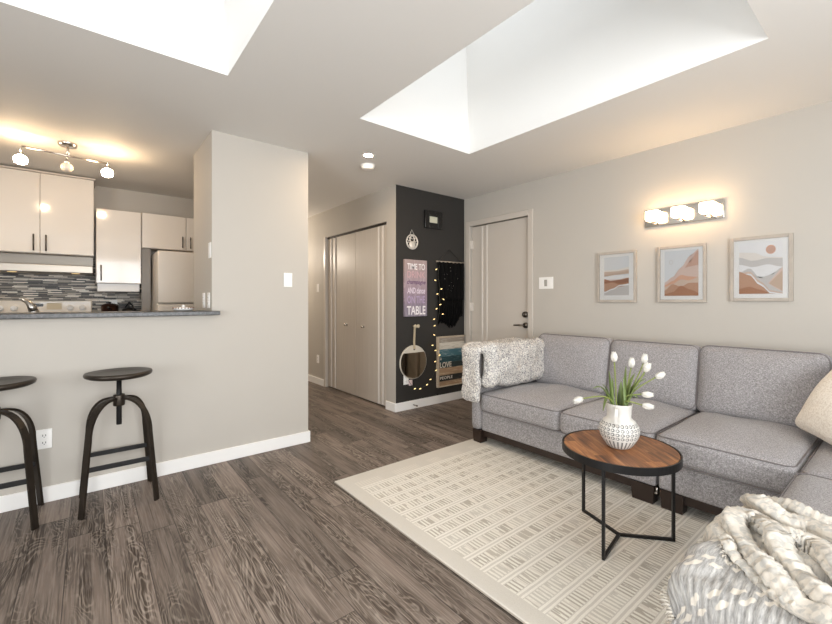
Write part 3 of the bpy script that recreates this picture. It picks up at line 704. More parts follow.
def print_frame(label, y0, y1, z0, z1, layers, mat_w):
    """y0 = left edge as seen (larger Y); layers: (paint, [(u, v)...]) in 0..1 of the print"""
    o = thing('framed_print', label, 'picture', (XR, (y0+y1)/2, (z0+z1)/2), 'framed desert prints under the wall light')
    fw, d = .022, .024; xf, xb = XR-d, XR-.001
    bm = B(); box(bm, (xf, y1, z0), (xb, y1+fw, z1), .002); box(bm, (xf, y0-fw, z0), (xb, y0, z1), .002); box(bm, (xf, y1+fw, z0), (xb, y0-fw, z0+fw), .002); box(bm, (xf, y1+fw, z1-fw), (xb, y0-fw, z1), .002)
    obj('frame', bm, m_frame, o)
    bx('mat_board', (XR-.014, y1+fw, z0+fw), (XR-.002, y0-fw, z1-fw), m_mat, o)
    py0, py1, pz0, pz1 = y0-fw-mat_w, y1+fw+mat_w, z0+fw+mat_w, z1-fw-mat_w*.6
    bm = B(); names = []; dep = XR-.0145
    for q, (pn, pts) in enumerate(layers):
        if pn not in names: names.append(pn)
        dep -= .00025
        poly(bm, [(dep, py0+(py1-py0)*u, pz0+(pz1-pz0)*v) for u, v in pts], names.index(pn))
    bmesh.ops.triangulate(bm, faces=bm.faces)
    obj('artwork', bm, [A[x] for x in names], o, recalc=False)
    bx('glass', (XR-.022, y1+fw, z0+fw), (XR-.0205, y0-fw, z1-fw), m_pglass, o)
full = [(0, 0), (1, 0), (1, 1), (0, 1)]
def band(lo, hi, m=14):
    """strip between two curves given as lists of v at even u"""
    def s(L, u):
        t = u*(len(L)-1); a = min(int(t), len(L)-2); w = t-a; w = w*w*(3-2*w); return L[a]*(1-w)+L[a+1]*w
    us = [q/m for q in range(m+1)]
    return [(u, s(lo, u)) for u in us]+[(u, s(hi, u)) for u in us[::-1]]
def disc(cu, cv, ru, rv, m=28): return [(cu+ru*math.cos(2*PI*q/m), cv+rv*math.sin(2*PI*q/m)) for q in range(m)]
Z = [0, 0]
print_frame('smallest framed print, brown striped dunes, nearest the entry door', 1.838, 1.501, 1.178, 1.622, [
    ('sky', full), ('grey', band([0, .0], [.22, .3, .3])), ('cream', band([.55, .57, .6], [.66, .66, .72])), ('sand', band([.52, .55, .57], [.62, .62, .66])), ('tan', band([.50, .53, .55], [.54, .57, .62])),
    ('blush', band([.40, .38, .42], [.48, .52, .50])), ('white', band([.41, .41, .45], [.48, .53, .50])), ('rust', band([.24, .30, .26, .30], [.43, .37, .40, .44])), ('brown', band([.33, .35, .30, .34], [.36, .38, .40, .42])), ('clay', band([.10, .16, .22, .26], [.30, .33, .27, .26])), ('white', band([.06, .14, .24, .25], [.09, .17, .27, .29]))], .040)
print_frame('middle framed print, rust and rose mountain slopes with a faint sun', 1.339, 1.003, 1.179, 1.624, [
    ('sky', full), ('grey', disc(.20, .75, .06, .05)), ('sky', disc(.20, .75, .045, .038)), ('blush', band(Z, [.30, .42, .62, .86, 1.0])), ('sand', band(Z, [.24, .36, .46, .66, .92])), ('rose', band([.2, .3, .42, .5, .6], [.22, .35, .50, .74, .98])),
    ('blush', band(Z, [.22, .38, .58, .63, .66])), ('peach', band(Z, [.24, .33, .46, .42, .40])), ('sand', band(Z, [.20, .26, .36, .33, .40])), ('clay', band(Z, [.12, .26, .20, .28, .28])), ('rust', band(Z, [.04, .08, .22, .14, .06]))], .030)
print_frame('largest framed print, pale valley with a round peach sun', .860, .524, 1.188, 1.636, [
    ('white', full), ('cream', band([.62, .62, .62, .62], [.82, .80, .70, .68])), ('grey', band(Z, [.72, .64, .68, .66])), ('white', band(Z, [.58, .52, .56, .5])), ('grey', band(Z, [.42, .50, .30, .36, .5])),
    ('sand', band(Z, [.40, .44, .24, .06, .02])), ('white', band(Z, [.36, .40, .20, .03, 0])), ('clay', band(Z, [.44, .36, .16, 0, 0])), ('rust', band(Z, [.10, .14, .08, 0, 0])),
    ('blush', [(.68, .20), (1, .50), (1, .04), (.86, .10)]), ('tan', [(.70, .19), (1, .44), (1, .05), (.88, .11)]), ('peach', disc(.74, .84, .11, .085)), ('rose', disc(.745, .84, .095, .07))], .030)

# ------------------------------------------------------------------ rug
m_rug, k = mat('rug_weave', rough=.95, spec=.1); P = k.obj(); x, y, z_ = k.xyz(P)     # object origin at the far left corner
jit = k.noise(P, 14, 2); xw = k.math('ADD', x, k.math('MULTIPLY', k.math('SUBTRACT', jit, .5), .008)); yw = k.math('ADD', y, k.math('MULTIPLY', k.math('SUBTRACT', jit, .5), .006))
ry = k.math('DIVIDE', k.math('ADD', k.math('MULTIPLY', yw, -1), -.188), .1); rj = k.math('FLOOR', ry); rf = k.math('FRACT', ry)
lines = k.math('MAXIMUM', k.math('LESS_THAN', rf, .10), k.math('MULTIPLY', k.math('GREATER_THAN', rf, .20), k.math('LESS_THAN', rf, .30)))
cx_ = k.math('DIVIDE', xw, .105); ci = k.math('FLOOR', k.math('ADD', cx_, k.math('MULTIPLY', k.white(k.comb(rj, .5, .5))[0], .6)))
blk = k.white(k.comb(ci, rj, .3))[0]
stripes = k.math('FRACT', k.math('MULTIPLY', xw, 48)); sline = k.math('LESS_THAN', stripes, .55)
dash = k.math('GREATER_THAN', k.noise(k.comb(k.math('MULTIPLY', x, 50), k.math('MULTIPLY', y, 9), rj), 1, 1), .42)
within = k.math('MULTIPLY', k.math('GREATER_THAN', rf, .34), k.math('LESS_THAN', rf, .96))
inx = k.math('MULTIPLY', k.math('GREATER_THAN', x, .085), k.math('LESS_THAN', y, -.188))
gcol = k.mix(k.math('GREATER_THAN', blk, .6), lin('#d0cabf'), lin('#b9b1a4'))
gcol = k.mix(k.math('LESS_THAN', blk, .3), gcol, lin('#c4bcaf'))
cfr = k.math('FRACT', k.math('ADD', cx_, k.math('MULTIPLY', k.white(k.comb(rj, .5, .5))[0], .6))); cgap = k.math('LESS_THAN', cfr, .16)
gcol = k.mix(cgap, gcol, lin('#e4ddd2'))
sp = k.math('MULTIPLY', k.math('MULTIPLY', sline, dash), k.math('LESS_THAN', blk, 2.))
col = k.mix(sp, gcol, lin('#efeadf'))
col = k.mix(k.math('MULTIPLY', lines, inx), k.mix(k.math('MULTIPLY', within, inx), lin('#d8d2c8'), col), lin('#f3eee4'))
top_rows = k.math('MULTIPLY', k.math('MULTIPLY', k.math('LESS_THAN', y, -.11), k.math('GREATER_THAN', y, -.188)), k.math('GREATER_THAN', x, .085))
col = k.mix(k.math('MULTIPLY', top_rows, k.math('MULTIPLY', sline, k.math('LESS_THAN', blk, .6))), col, lin('#e2dbd0'))
fz = k.noise(P, 260, 2); fz2 = k.noise(P, 70, 2)
col = k.mix(k.math('MULTIPLY', k.math('SUBTRACT', 1., fz), .34), col, lin('#a8a093'))
k.put(k.b.inputs['Base Color'], col); k.bump(k.math('ADD', fz, k.math('MULTIPLY', k.math('MAXIMUM', lines, sp), .6)), .5, .004)
rug = thing('area_rug', 'cream and grey grid-woven area rug under the coffee table', 'rug', (1.25, 2.405, 0))
bm = B(); box(bm, (0, -2.42, .001), (1.72, 0, .013), .005, seg=3); obj('pile', bm, m_rug, rug, local=True)
bm = B(); tube(bm, [(x_+0, y_, .004) for x_, y_ in ((0, 0), (0, -1.2), (0, -2.42))], .004, n=6); tube(bm, [(0, 0, .004), (.9, 0, .004), (1.72, 0, .004)], .004, n=6)
obj('bound_edge', bm, M('rug_edge', '#a79d90', .9), rug, local=True)

# ------------------------------------------------------------------ sofa
def fabric(name, c1, c2, c3, sc=1.):
    m, k = mat(name, rough=.92, spec=.15); P = k.obj()
    a = k.noise(k.mapv(P, (420*sc, 60*sc, 60*sc)), 1, 2, .6); b = k.noise(k.mapv(P, (60*sc, 420*sc, 420*sc)), 1, 2, .6); c = k.noise(P, 120*sc, 3, .7)
    v = k.math('ADD', k.math('MULTIPLY', k.math('ADD', a, b), .3), k.math('MULTIPLY', c, .4))
    k.put(k.b.inputs['Base Color'], k.ramp(v, [(.36, lin(c1)), (.5, lin(c2)), (.64, lin(c3))]))
    k.bump(v, .35, .003); k.b.inputs['Sheen Weight'].default_value = .15
    return m
m_sofa = fabric('sofa_grey_weave', '#676262', '#949090', '#c3bfbe', 1.6)
m_pipe = M('piping_grey', '#7a7473', .9, spec=.1); m_leg = M('dark_walnut', '#2a1d16', .4)
XF = 2.50
sofa = thing('sectional_sofa', 'large grey fabric sectional sofa in the corner under the prints', 'sofa', (3.0, 1.0, 0))
def base(name, a, b): return bx(name, a, b, m_sofa, sofa, .015)
base('base_frame', (XF+.035, .958, .118), (3.45, 2.285, .285)); base('base_frame', (XF+.035, -.62, .118), (3.45, .944, .285)); base('base_frame', (1.26, -.42, .118), (XF+.04, .335, .285))
bm = B(); cushion(bm, ((XF+3.53)/2+.01, 2.335, .445), (1.03, .105, .66), .035, .006, axis=1, nx=12); obj('arm', bm, m_sofa, sofa)
bm = B(); box(bm, (3.40, -.62, .12), (3.56, 2.28, .80), .03, seg=3); obj('back_frame', bm, m_sofa, sofa)
bm = B(); box(bm, (2.3, -.72, .12), (3.40, -.56, .80), .03, seg=3); obj('back_frame', bm, m_sofa, sofa)
bm = B(); box(bm, (XF+.05, .965, .068), (XF+.085, 2.37, .118), .004); box(bm, (XF+.05, .33, .068), (XF+.085, .94, .118), .004); box(bm, (XF+.085, 2.33, .068), (3.5, 2.37, .118), .004); obj('wood_rail', bm, m_leg, sofa)
def foot(x, y, sx=.09, sy=.09):
    bm = B(); b = .012; vs = box(bm, (x-sx/2, y-sy/2, .0135 if x < 2.95 and y < 2.4 else .0005), (x+sx/2, y+sy/2, .118), 0)
    for v in vs:
        if v.co.z < .02: v.co.x += (x-v.co.x)*.12; v.co.y += (y-v.co.y)*.12
    obj('foot', bm, m_leg, sofa)
for p in ((XF+.065, 2.325), (3.46, 2.32), (3.46, -.55), (1.34, -.33), (1.34, .27)): foot(*p)
foot(XF+.075, 1.03, .08, .13); foot(XF+.075, .875, .08, .12)
bm = B(); tube(bm, [(XF+.04, .951, .12), (XF+.04, .951, .085)], .006); lathe(bm, [(0, -.008), (.008, -.004), (.008, .004), (0, .008)], (XF+.032, .951, .09), n=12); obj('joining_clip', bm, m_steel, sofa)
def pipe_loop(par, c, w, h, r, fz, rr=.0032, rot=None, axes=(0, 1, 2), bul=0.):
    bm = B(); P = []
    for u, v in round_rect(w, h, r, 6):
        q = [0, 0, 0]; q[axes[0]] = u; q[axes[1]] = v; q[axes[2]] = fz; q = Vector(q)
        if rot is not None: q = rot @ q
        P.append(Vector(c)+q)
    # subdivide the straight runs a little so the bead keeps its shape
    tube(bm, P, rr, n=6, closed=True); obj('piping', bm, m_pipe, par)
def seat(x0, x1, y0, y1, z0=.282, z1=.442, bulge=.036):
    bm = B(); c = ((x0+x1)/2, (y0+y1)/2, (z0+z1)/2); s = (x1-x0, y1-y0, z1-z0)
    cushion(bm, c, s, .045, bulge, nx=18); o = obj('seat_cushion', bm, m_sofa, sofa)
    pipe_loop(o, c, s[0]-.017, s[1]-.017, .045, s[2]/2-.013); pipe_loop(o, c, s[0]-.017, s[1]-.017, .045, -s[2]/2+.013)
seat(XF-.005, 3.33, 1.557, 2.280); seat(XF-.005, 3.33, .953, 1.558); seat(XF-.005, 3.33, .350, .954)
seat(XF-.02, 3.33, -.46, .349, .282, .432, .022); seat(1.245, XF-.022, -.46, .352, .282, .440, .02)
def back(c, w, h, t, tilt, rz=0, bulge=.052):
    rot = Matrix.Rotation(rz, 3, 'Z') @ Matrix.Rotation(tilt, 3, 'Y')
    bm = B(); cushion(bm, c, (t, w, h), .05, bulge, rot=rot, nx=18, axis=0); o = obj('back_cushion', bm, m_sofa, sofa)
    pipe_loop(o, c, w-.018, h-.018, .055, -t/2+.016, rot=rot, axes=(1, 2, 0)); pipe_loop(o, c, w-.018, h-.018, .055, t/2-.016, rot=rot, axes=(1, 2, 0))
tl = math.radians(11)
back((3.30, 1.905, .655), .685, .465, .16, tl); back((3.30, 1.262, .65), .625, .46, .16, tl+.02); back((3.30, .637, .655), .65, .465, .16, tl)
back((3.30, -.0, .65), .62, .46, .17, tl); back((2.85, -.46, .65), .62, .46, .17, tl, -PI/2)

# ------------------------------------------------------------------ chunky throw on the arm
m_throw, k = mat('boucle_throw', rough=1., spec=.05); P = k.obj()
vo = k.add('ShaderNodeTexVoronoi'); k.put(vo.inputs['Vector'], P); vo.inputs['Scale'].default_value = 95
n = k.noise(P, 105, 3, .65)
k.put(k.b.inputs['Base Color'], k.ramp(n, [(.38, lin('#7d7a7c')), (.48, lin('#c4c0bc')), (.60, lin('#ebe6de'))]))
k.bump(k.math('ADD', n, vo.outputs['Distance']), .7, .008)
throw = bm = B()
cushion(bm, (2.88, 2.20, .662), (.78, .12, .37), .055, .035, axis=1, nx=14)     # inner fall, doubled
cushion(bm, (2.85, 2.315, .80), (.76, .26, .075), .036, .01, axis=2, nx=14)       # over the arm
cushion(bm, (2.76, 2.425, .62), (.60, .05, .42), .024, .006, axis=1, nx=10)      # outer fall
cushion(bm, (2.460, 2.335, .590), (.036, .195, .45), .017, .006, axis=0, nx=10)   # end fall over the arm front
o = obj('throw_blanket', bm, m_throw); tag(o, 'fluffy white and grey speckled throw draped over the sofa arm', 'throw blanket')
md = o.modifiers.new('r', 'REMESH'); md.mode = 'VOXEL'; md.voxel_size = .009; md.use_smooth_shade = True
md = o.modifiers.new('sm', 'SMOOTH'); md.iterations = 5; md.factor = .6
tx = bpy.data.textures.new('throw_clouds', 'CLOUDS'); tx.noise_scale = .16
md = o.modifiers.new('d', 'DISPLACE'); md.texture = tx; md.strength = .05; md.mid_level = .5; md.texture_coords = 'LOCAL'
tx = bpy.data.textures.new('throw_fuzz', 'CLOUDS'); tx.noise_scale = .014
md = o.modifiers.new('d2', 'DISPLACE'); md.texture = tx; md.strength = .012; md.mid_level = .5; md.texture_coords = 'LOCAL'

# ------------------------------------------------------------------ cream pillow in the corner
m_pil, k = mat('cream_boucle', rough=1., spec=.05); n = k.noise(k.obj(), 110, 3, .7)
k.put(k.b.inputs['Base Color'], k.ramp(n, [(.3, lin('#dbcfbf')), (.6, lin('#f6eee2'))])); k.bump(n, .6, .006)
bm = B(); e2 = Vector((-.78, -.62, -.10)).normalized(); e1 = Vector((.12, -.50, .86)); e1 = (e1-e2*e1.dot(e2)).normalized(); e3 = e2.cross(e1)
rot = Matrix((e2, e3, e1)).transposed()
cushion(bm, Vector((3.085, .43, .487))+.205*(e1+e2), (.43, .09, .42), .04, .065, rot=rot, axis=1, nx=20, corner=.05)
tag(obj('throw_pillow', bm, m_pil), 'plump cream boucle pillow leaning in the sofa corner', 'pillow')

# ------------------------------------------------------------------ crinkled blanket on the chaise
RID = [([(1.30, .40), (1.42, .40), (1.53, .39), (1.60, .33), (1.56, .25), (1.48, .15), (1.45, -.1)], .07, .030),
       ([(1.79, .37), (1.79, .2), (1.77, .0), (1.76, -.3)], .05, .012),
       ([(1.70, .34), (1.66, .2), (1.62, .0), (1.60, -.3)], .05, .020)]
x0, x1, y0, y1, st = .80, 1.86, -.36, .455, .0068
nx, ny = int((x1-x0)/st), int((y1-y0)/st)
gx, gy = np.meshgrid(np.linspace(x0, x1, nx+1), np.linspace(y0, y1, ny+1), indexing='ij')
def seg_d(px, py, P):
    d = np.full(px.shape, 9.)
    for (ax, ay), (bx_, by) in zip(P, P[1:]):
        vx, vy = bx_-ax, by-ay; L = vx*vx+vy*vy; t = np.clip(((px-ax)*vx+(py-ay)*vy)/L, 0, 1)
        d = np.minimum(d, np.hypot(px-ax-t*vx, py-ay-t*vy))
    return d
def wob(px, py, f, s): return np.sin(px*f+1.3*np.sin(py*f*.7+s)+s)*np.sin(py*f*.9+1.1*np.sin(px*f*.6+s*2))
hx = gx+.006*wob(gx, gy, 30, 1.); hy = gy+.006*wob(gx, gy, 34, 2.)
ridge = np.zeros_like(gx)
for Pn, w, h in RID:
    sp = [(p.x, p.y) for p in spline([(a, b, 0) for a, b in Pn], 5)]
    d = seg_d(hx, hy, sp); ridge = np.maximum(ridge, h*np.sqrt(np.clip(1-(d/w)**2, 0, 1))*.72+.28*h*np.exp(-(d/(w*1.4))**2))
flat = np.clip(1-ridge/.02, 0, 1)
rib = .0046*np.sin(2*PI*(gy+.004*wob(gx, gy, 18, .5)-.10*(gx-1.2))/.0175)+.0012*np.sin(2*PI*gx/.013+5*gy)
h = .468+ridge+.010*wob(gx, gy, 13, 3.)+rib*(.35+.65*flat)
h += .02*np.exp(-((gx-1.45)**2+(gy-.15)**2)/.06)
def roll(e, r):
    """arc length e past an edge -> (outward, down)"""
    a = np.clip(e/r, 0, PI/2); o = r*np.sin(a); dn = r*(1-np.cos(a)); ex = np.clip(e-r*PI/2, 0, None)
    return o+.05*ex, dn+ex
XE, YE = 1.235, .38
ox, dx = roll(np.clip(XE-gx, 0, None), .05); oy, dy = roll(np.clip(gy-YE, 0, None), .035)
PX = np.where(gx < XE, XE-ox, gx); PY = np.where(gy > YE, YE+oy, gy)
PX = PX-np.where(gx < XE, (h-.468)*.8, 0); PZ = h-dx-dy
# wavy outer hem
PY = PY+np.where(gy > YE-.05, .012*np.sin(gx*21)+.008*np.sin(gx*47+1), 0)*np.clip((gy-YE+.05)/.08, 0, 1)
m_bl, k = mat('crinkle_cotton', rough=.95, spec=.1)
uv = k.add('ShaderNodeAttribute', attribute_name='flat'); u, v, _z = k.xyz(uv.outputs['Vector'])
nz = k.noise(uv.outputs['Vector'], 26, 3)
ub = k.math('ADD', k.math('ADD', u, k.math('MULTIPLY', v, .9)), k.math('MULTIPLY', k.math('SUBTRACT', nz, .5), .02))
ru = k.math('DIVIDE', ub, .036); ri = k.math('FLOOR', ru); rf = k.math('SUBTRACT', k.math('FRACT', ru), .5)
cv_ = k.math('SUBTRACT', k.math('FRACT', k.math('ADD', k.math('DIVIDE', v, .040), k.math('MULTIPLY', ri, .5))), .5)
rad = k.math('SQRT', k.math('ADD', k.math('POWER', k.math('MULTIPLY', rf, 1.25), 2.), k.math('POWER', k.math('MULTIPLY', cv_, 1.15), 2.)))
rowon = k.math('LESS_THAN', k.math('FLOORED_MODULO', ri, 4.), 1.5)
dots = k.math('MULTIPLY', k.math('SUBTRACT', 1., k.step(k.math('ADD', rad, k.math('MULTIPLY', k.math('SUBTRACT', nz, .5), .25)), .30, .42)), rowon)
thr = k.noise(k.mapv(uv.outputs['Vector'], (24, 170, 1)), 1, 3, .7)
gcol = k.ramp(thr, [(.3, lin('#7f7d7a')), (.5, lin('#a3a09c')), (.7, lin('#c2beb8'))])
inv = k.step(u, 1.38, 1.46)
bl2 = k.step(k.noise(uv.outputs['Vector'], 60, 2, .5), .45, .58)
roll_c = k.mix(bl2, lin('#cdc5b9'), lin('#b1ada6')); roll_c = k.mix(k.math('MULTIPLY', k.step(thr, .4, .7), .35), roll_c, lin('#ded8cc'))
flat_c = k.mix(k.math('MULTIPLY', dots, .8), gcol, lin('#d9d0c2'))
k.put(k.b.inputs['Base Color'], k.mix(inv, flat_c, roll_c))
k.bump(thr, .15, .002)
verts = np.stack([PX, PY, PZ], -1).reshape(-1, 3)
xb = lambda yv: 1.815+.02*np.sin(yv*14)
idx = lambda a, b: a*(ny+1)+b
faces = []; FV = np.stack([gx, gy, 0*gx], -1).reshape(-1, 3).tolist(); verts = verts.tolist()
for a in range(nx):
    for b in range(ny):
        if gx[a+1, b] < xb(gy[a, b]) and not (gy[a, b] > YE+.035 and gx[a, b] > 1.62): faces.append((idx(a, b), idx(a+1, b), idx(a+1, b+1), idx(a, b+1)))
def surf(x, y):
    a = int(np.clip((x-x0)/(x1-x0)*nx, 0, nx)); b = int(np.clip((y-y0)/(y1-y0)*ny, 0, ny)); return Vector(verts[idx(a, b)])
def fold(P, rad, lift, u0):
    """a soft roll of the same cloth lying on the sheet along P"""
    sp = spline([(a, b, 0) for a, b in P], 9); N = len(sp); n = 30; rings = []; acc = 0.
    for i, p in enumerate(sp):
        t = sp[min(i+1, N-1)]-sp[max(i-1, 0)]; t.normalize(); sd = Vector((-t.y, t.x, 0)); acc += (p-sp[max(i-1, 0)]).length
        c = surf(p.x, p.y)+Vector((0, 0, lift+.006*math.sin(acc*31+u0*9))); rr = rad*(1+.10*math.sin(acc*13+u0*5)+.03*math.sin(acc*37))
        if i in (0, N-1): rr *= .4
        ring = []
        for q in range(n):
            a = 2*PI*q/n; k_ = 1+.11*math.sin(4*a+acc*9+u0*3)+.05*math.sin(9*a-acc*14)
            ring.append(len(verts)); v = c+sd*(rr*1.3*k_*math.cos(a))+Vector((0, 0, rr*.95*k_*math.sin(a)+.15*rr)); verts.append(tuple(v)); FV.append((1.5+u0+rr*a*.9, acc+u0, 0))
        rings.append(ring)
    for A, Bq in zip(rings, rings[1:]):
        for q in range(n): faces.append((A[q], A[(q+1) % n], Bq[(q+1) % n], Bq[q]))
    faces.append(tuple(rings[0][::-1])); faces.append(tuple(rings[-1]))
fold([(1.56, -.30), (1.60, -.05), (1.625, .14), (1.66, .21), (1.652, .27), (1.69, .325), (1.74, .355), (1.785, .362), (1.80, .335), (1.785, .28), (1.765, .22), (1.765, .15), (1.76, 0), (1.74, -.3)], .024, .030, .0)
fold([(1.24, .06), (1.285, .175), (1.336, .235), (1.381, .271), (1.429, .306), (1.48, .338), (1.53, .362), (1.58, .352), (1.597, .325), (1.57, .295), (1.535, .27)], .023, .012, .13)
fold([(1.23, -.02), (1.30, .11), (1.35, .165), (1.401, .205), (1.45, .24), (1.495, .252), (1.515, .22), (1.51, .18), (1.46, .14), (1.40, .10), (1.33, -.02)], .024, .014, .31)
fold([(1.66, .10), (1.58, .03), (1.50, -.02), (1.44, -.12), (1.40, -.3)], .026, .012, .5)
fold([(1.43, .362), (1.40, .345), (1.365, .318), (1.345, .29), (1.315, .255), (1.285, .215), (1.27, .18)], .013, .004, .7)
me = bpy.data.meshes.new('fabric'); me.from_pydata(verts, [], faces); me.update()
at = me.attributes.new('flat', 'FLOAT_VECTOR', 'POINT')
at.data.foreach_set('vector', np.array(FV, dtype=np.float32).reshape(-1))
me.polygons.foreach_set('use_smooth', [True]*len(me.polygons)); me.materials.append(m_bl)
bl = thing('gauze_blanket', 'rumpled pale grey and cream patterned blanket heaped on the chaise', 'blanket', (1.4, .1, .45))
me.transform(Matrix.Translation((-1.4, -.1, -.45)))
fb = bpy.data.objects.new('fabric', me); COL.objects.link(fb); fb.parent = bl
md = fb.modifiers.new('s', 'SOLIDIFY'); md.thickness = .006; md.offset = -1
bm = B()
def tassels(P, d, step=.004, ln=.014):
    sp = spline([(a, b, 0) for a, b in P], 40); acc = 0; last = sp[0]
    for p in sp[1:]:
        acc += (p-last).length; last = p
        if acc > step:
            acc = 0; c = surf(p.x, p.y); dd = Vector(d)+Vector((random.uniform(-.4, .4), random.uniform(-.4, .4), 0)); dd = dd.normalized()*ln*random.uniform(.7, 1.2)
            e = surf(p.x+dd.x, p.y+dd.y); m_ = (c+e)/2+Vector((0, 0, .006))
            tube(bm, [c+Vector((0, 0, .002)), m_, e+Vector((0, 0, .004))], [.0016, .0014, .0006], n=4)
tassels([(1.405, .361), (1.351, .334), (1.355, .305), (1.323, .269), (1.291, .228)], (-.7, .1, 0))
tassels([(1.434, .267), (1.361, .227), (1.313, .189), (1.268, .167), (1.244, .142), (1.22, .1)], (-.7, -.2, 0))
for a in range(nx):
    if gx[a, 0] < 1.55 and a % 1 == 0:
        c = Vector(verts[idx(a, ny)]); e = c+Vector((random.uniform(-.006, .006), .012+random.uniform(0, .012), -.012+random.uniform(-.01, .006)))
        tube(bm, [c, (c+e)/2+Vector((0, .004, .002)), e], [.003, .0026, .001], n=4)
tag(obj('fringe', bm, M('fringe_cream', '#cfc8bc', .95), bl), kind='stuff')

# ------------------------------------------------------------------ coffee table
m_wood, k = mat('mango_wood', rough=.45); P = k.obj(); x, y, z_ = k.xyz(k.mapv(P, rot=(0, 0, math.radians(-52))))
pi_ = k.math('FLOOR', k.math('MULTIPLY', y, 11)); w = k.white(k.comb(pi_, 1., k.math('FLOOR', k.math('ADD', k.math('MULTIPLY', x, 3.2), k.math('MULTIPLY', pi_, .37)))))[0]
n1 = k.noise(k.comb(k.math('MULTIPLY', x, 5), k.math('MULTIPLY', y, 70), k.math('MULTIPLY', w, 30)), 1, 4, .65, .4); n2 = k.noise(k.comb(k.math('MULTIPLY', x, 3), k.math('MULTIPLY', y, 9), k.math('MULTIPLY', w, 20)), 1.5, 3)
c = k.ramp(k.math('ADD', k.math('MULTIPLY', n1, .6), k.math('MULTIPLY', n2, .4)), [(.34, lin('#4a2c19')), (.5, lin('#8a5833')), (.66, lin('#b98453'))])
tn = k.math('ADD', .62, k.math('MULTIPLY', w, .55)); k.put(k.b.inputs['Base Color'], k.mix(1., c, k.comb(tn, tn, tn), 'MULTIPLY')); k.bump(n1, .2, .002)
TX, TY = 2.069, .949
ct = thing('coffee_table', 'round wooden coffee table on a thin black metal frame', 'coffee table', (TX, TY, .013))
bm = B(); lathe(bm, [(0, .434), (.258, .434), (.260, .436), (.260, .459), (.257, .462), (0, .462)], (TX, TY, 0), n=72, smooth=False); obj('tabletop', bm, m_wood, ct)
bm = B(); lathe(bm, [(.262, .426), (.268, .426), (.268, .4625), (.262, .4625), (.262, .426)], (TX, TY, 0), n=72, smooth=False); obj('rim', bm, m_black, ct)
for an in (70, 190, 311):
    a = math.radians(an); x, y = TX+.249*math.cos(a), TY+.249*math.sin(a); d = (math.cos(a), math.sin(a), 0)
    bm = B(); tube(bm, [(x, y, .434), (x, y, .0135)], 0, sq=(.013, .013), up=d); tube(bm, [(x, y, .020), (TX, TY, .020)], 0, sq=(.013, .013), up=(0, 0, 1)); tube(bm, [(x, y, .427), (TX, TY, .427)], 0, sq=(.013, .013), up=(0, 0, 1))
    obj('leg', bm, m_black, ct)
# ------------------------------------------------------------------ vase
m_vase, k = mat('vase_ceramic', rough=.4); x, y, z_ = k.xyz(k.obj())
ang = k.math('DIVIDE', k.math('ARCTAN2', y, x), 2*PI)
rw = k.math('DIVIDE', k.math('SUBTRACT', z_, .052), .0195); rj = k.math('FLOOR', rw); rf = k.math('SUBTRACT', k.math('FRACT', rw), .5)
cc = k.math('SUBTRACT', k.math('FRACT', k.math('ADD', k.math('MULTIPLY', ang, 26), k.math('MULTIPLY', rj, .0))), .5)
rr = k.math('MAXIMUM', k.math('ABSOLUTE', rf), k.math('ABSOLUTE', cc)); rr2 = k.math('SQRT', k.math('ADD', k.math('POWER', rf, 2.), k.math('POWER', cc, 2.)))
ring = k.math('MULTIPLY', k.math('LESS_THAN', rr2, .40), k.math('GREATER_THAN', k.math('ADD', rr2, k.math('MULTIPLY', cc, .28)), .20))
inz = k.math('MULTIPLY', k.math('GREATER_THAN', z_, .052), k.math('LESS_THAN', z_, .130))
strp = k.math('MULTIPLY', k.math('LESS_THAN', k.math('ABSOLUTE', cc), .20), k.math('MULTIPLY', k.math('LESS_THAN', z_, .045), k.math('GREATER_THAN', z_, .006)))
k.put(k.b.inputs['Base Color'], k.mix(k.math('MULTIPLY', k.math('MAXIMUM', k.math('MULTIPLY', ring, inz), strp), .8), lin('#cfcbc4'), lin('#2f3335')))
vs_ = thing('patterned_vase', 'white ceramic vase with dark dotted pattern on the coffee table', 'vase', (TX-.005, TY-.003, .4635))
bm = B(); lathe(bm, [(0, .002), (.046, 0), (.056, .006), (.072, .028), (.088, .058), (.0935, .082), (.090, .106), (.074, .130), (.060, .142), (.054, .150), (.055, .175), (.060, .212), (.0615, .216), (.058, .217), (.052, .175), (.050, .15), (.08, .11), (.084, .08), (0, .03)], n=56); obj('vase_body', bm, m_vase, vs_, local=True)
ha = math.radians(-163); hd = Vector((math.cos(ha), math.sin(ha), 0))
bm = B(); tube(bm, [hd*.058+Vector((0, 0, .208)), hd*.078+Vector((0, 0, .20)), hd*.088+Vector((0, 0, .17)), hd*.088+Vector((0, 0, .135)), hd*.078+Vector((0, 0, .118))], 0, sq=(.013, .008), up=(-hd.y, hd.x, 0)); obj('handle', bm, M('vase_white', '#cfcbc4', .4), vs_, local=True)
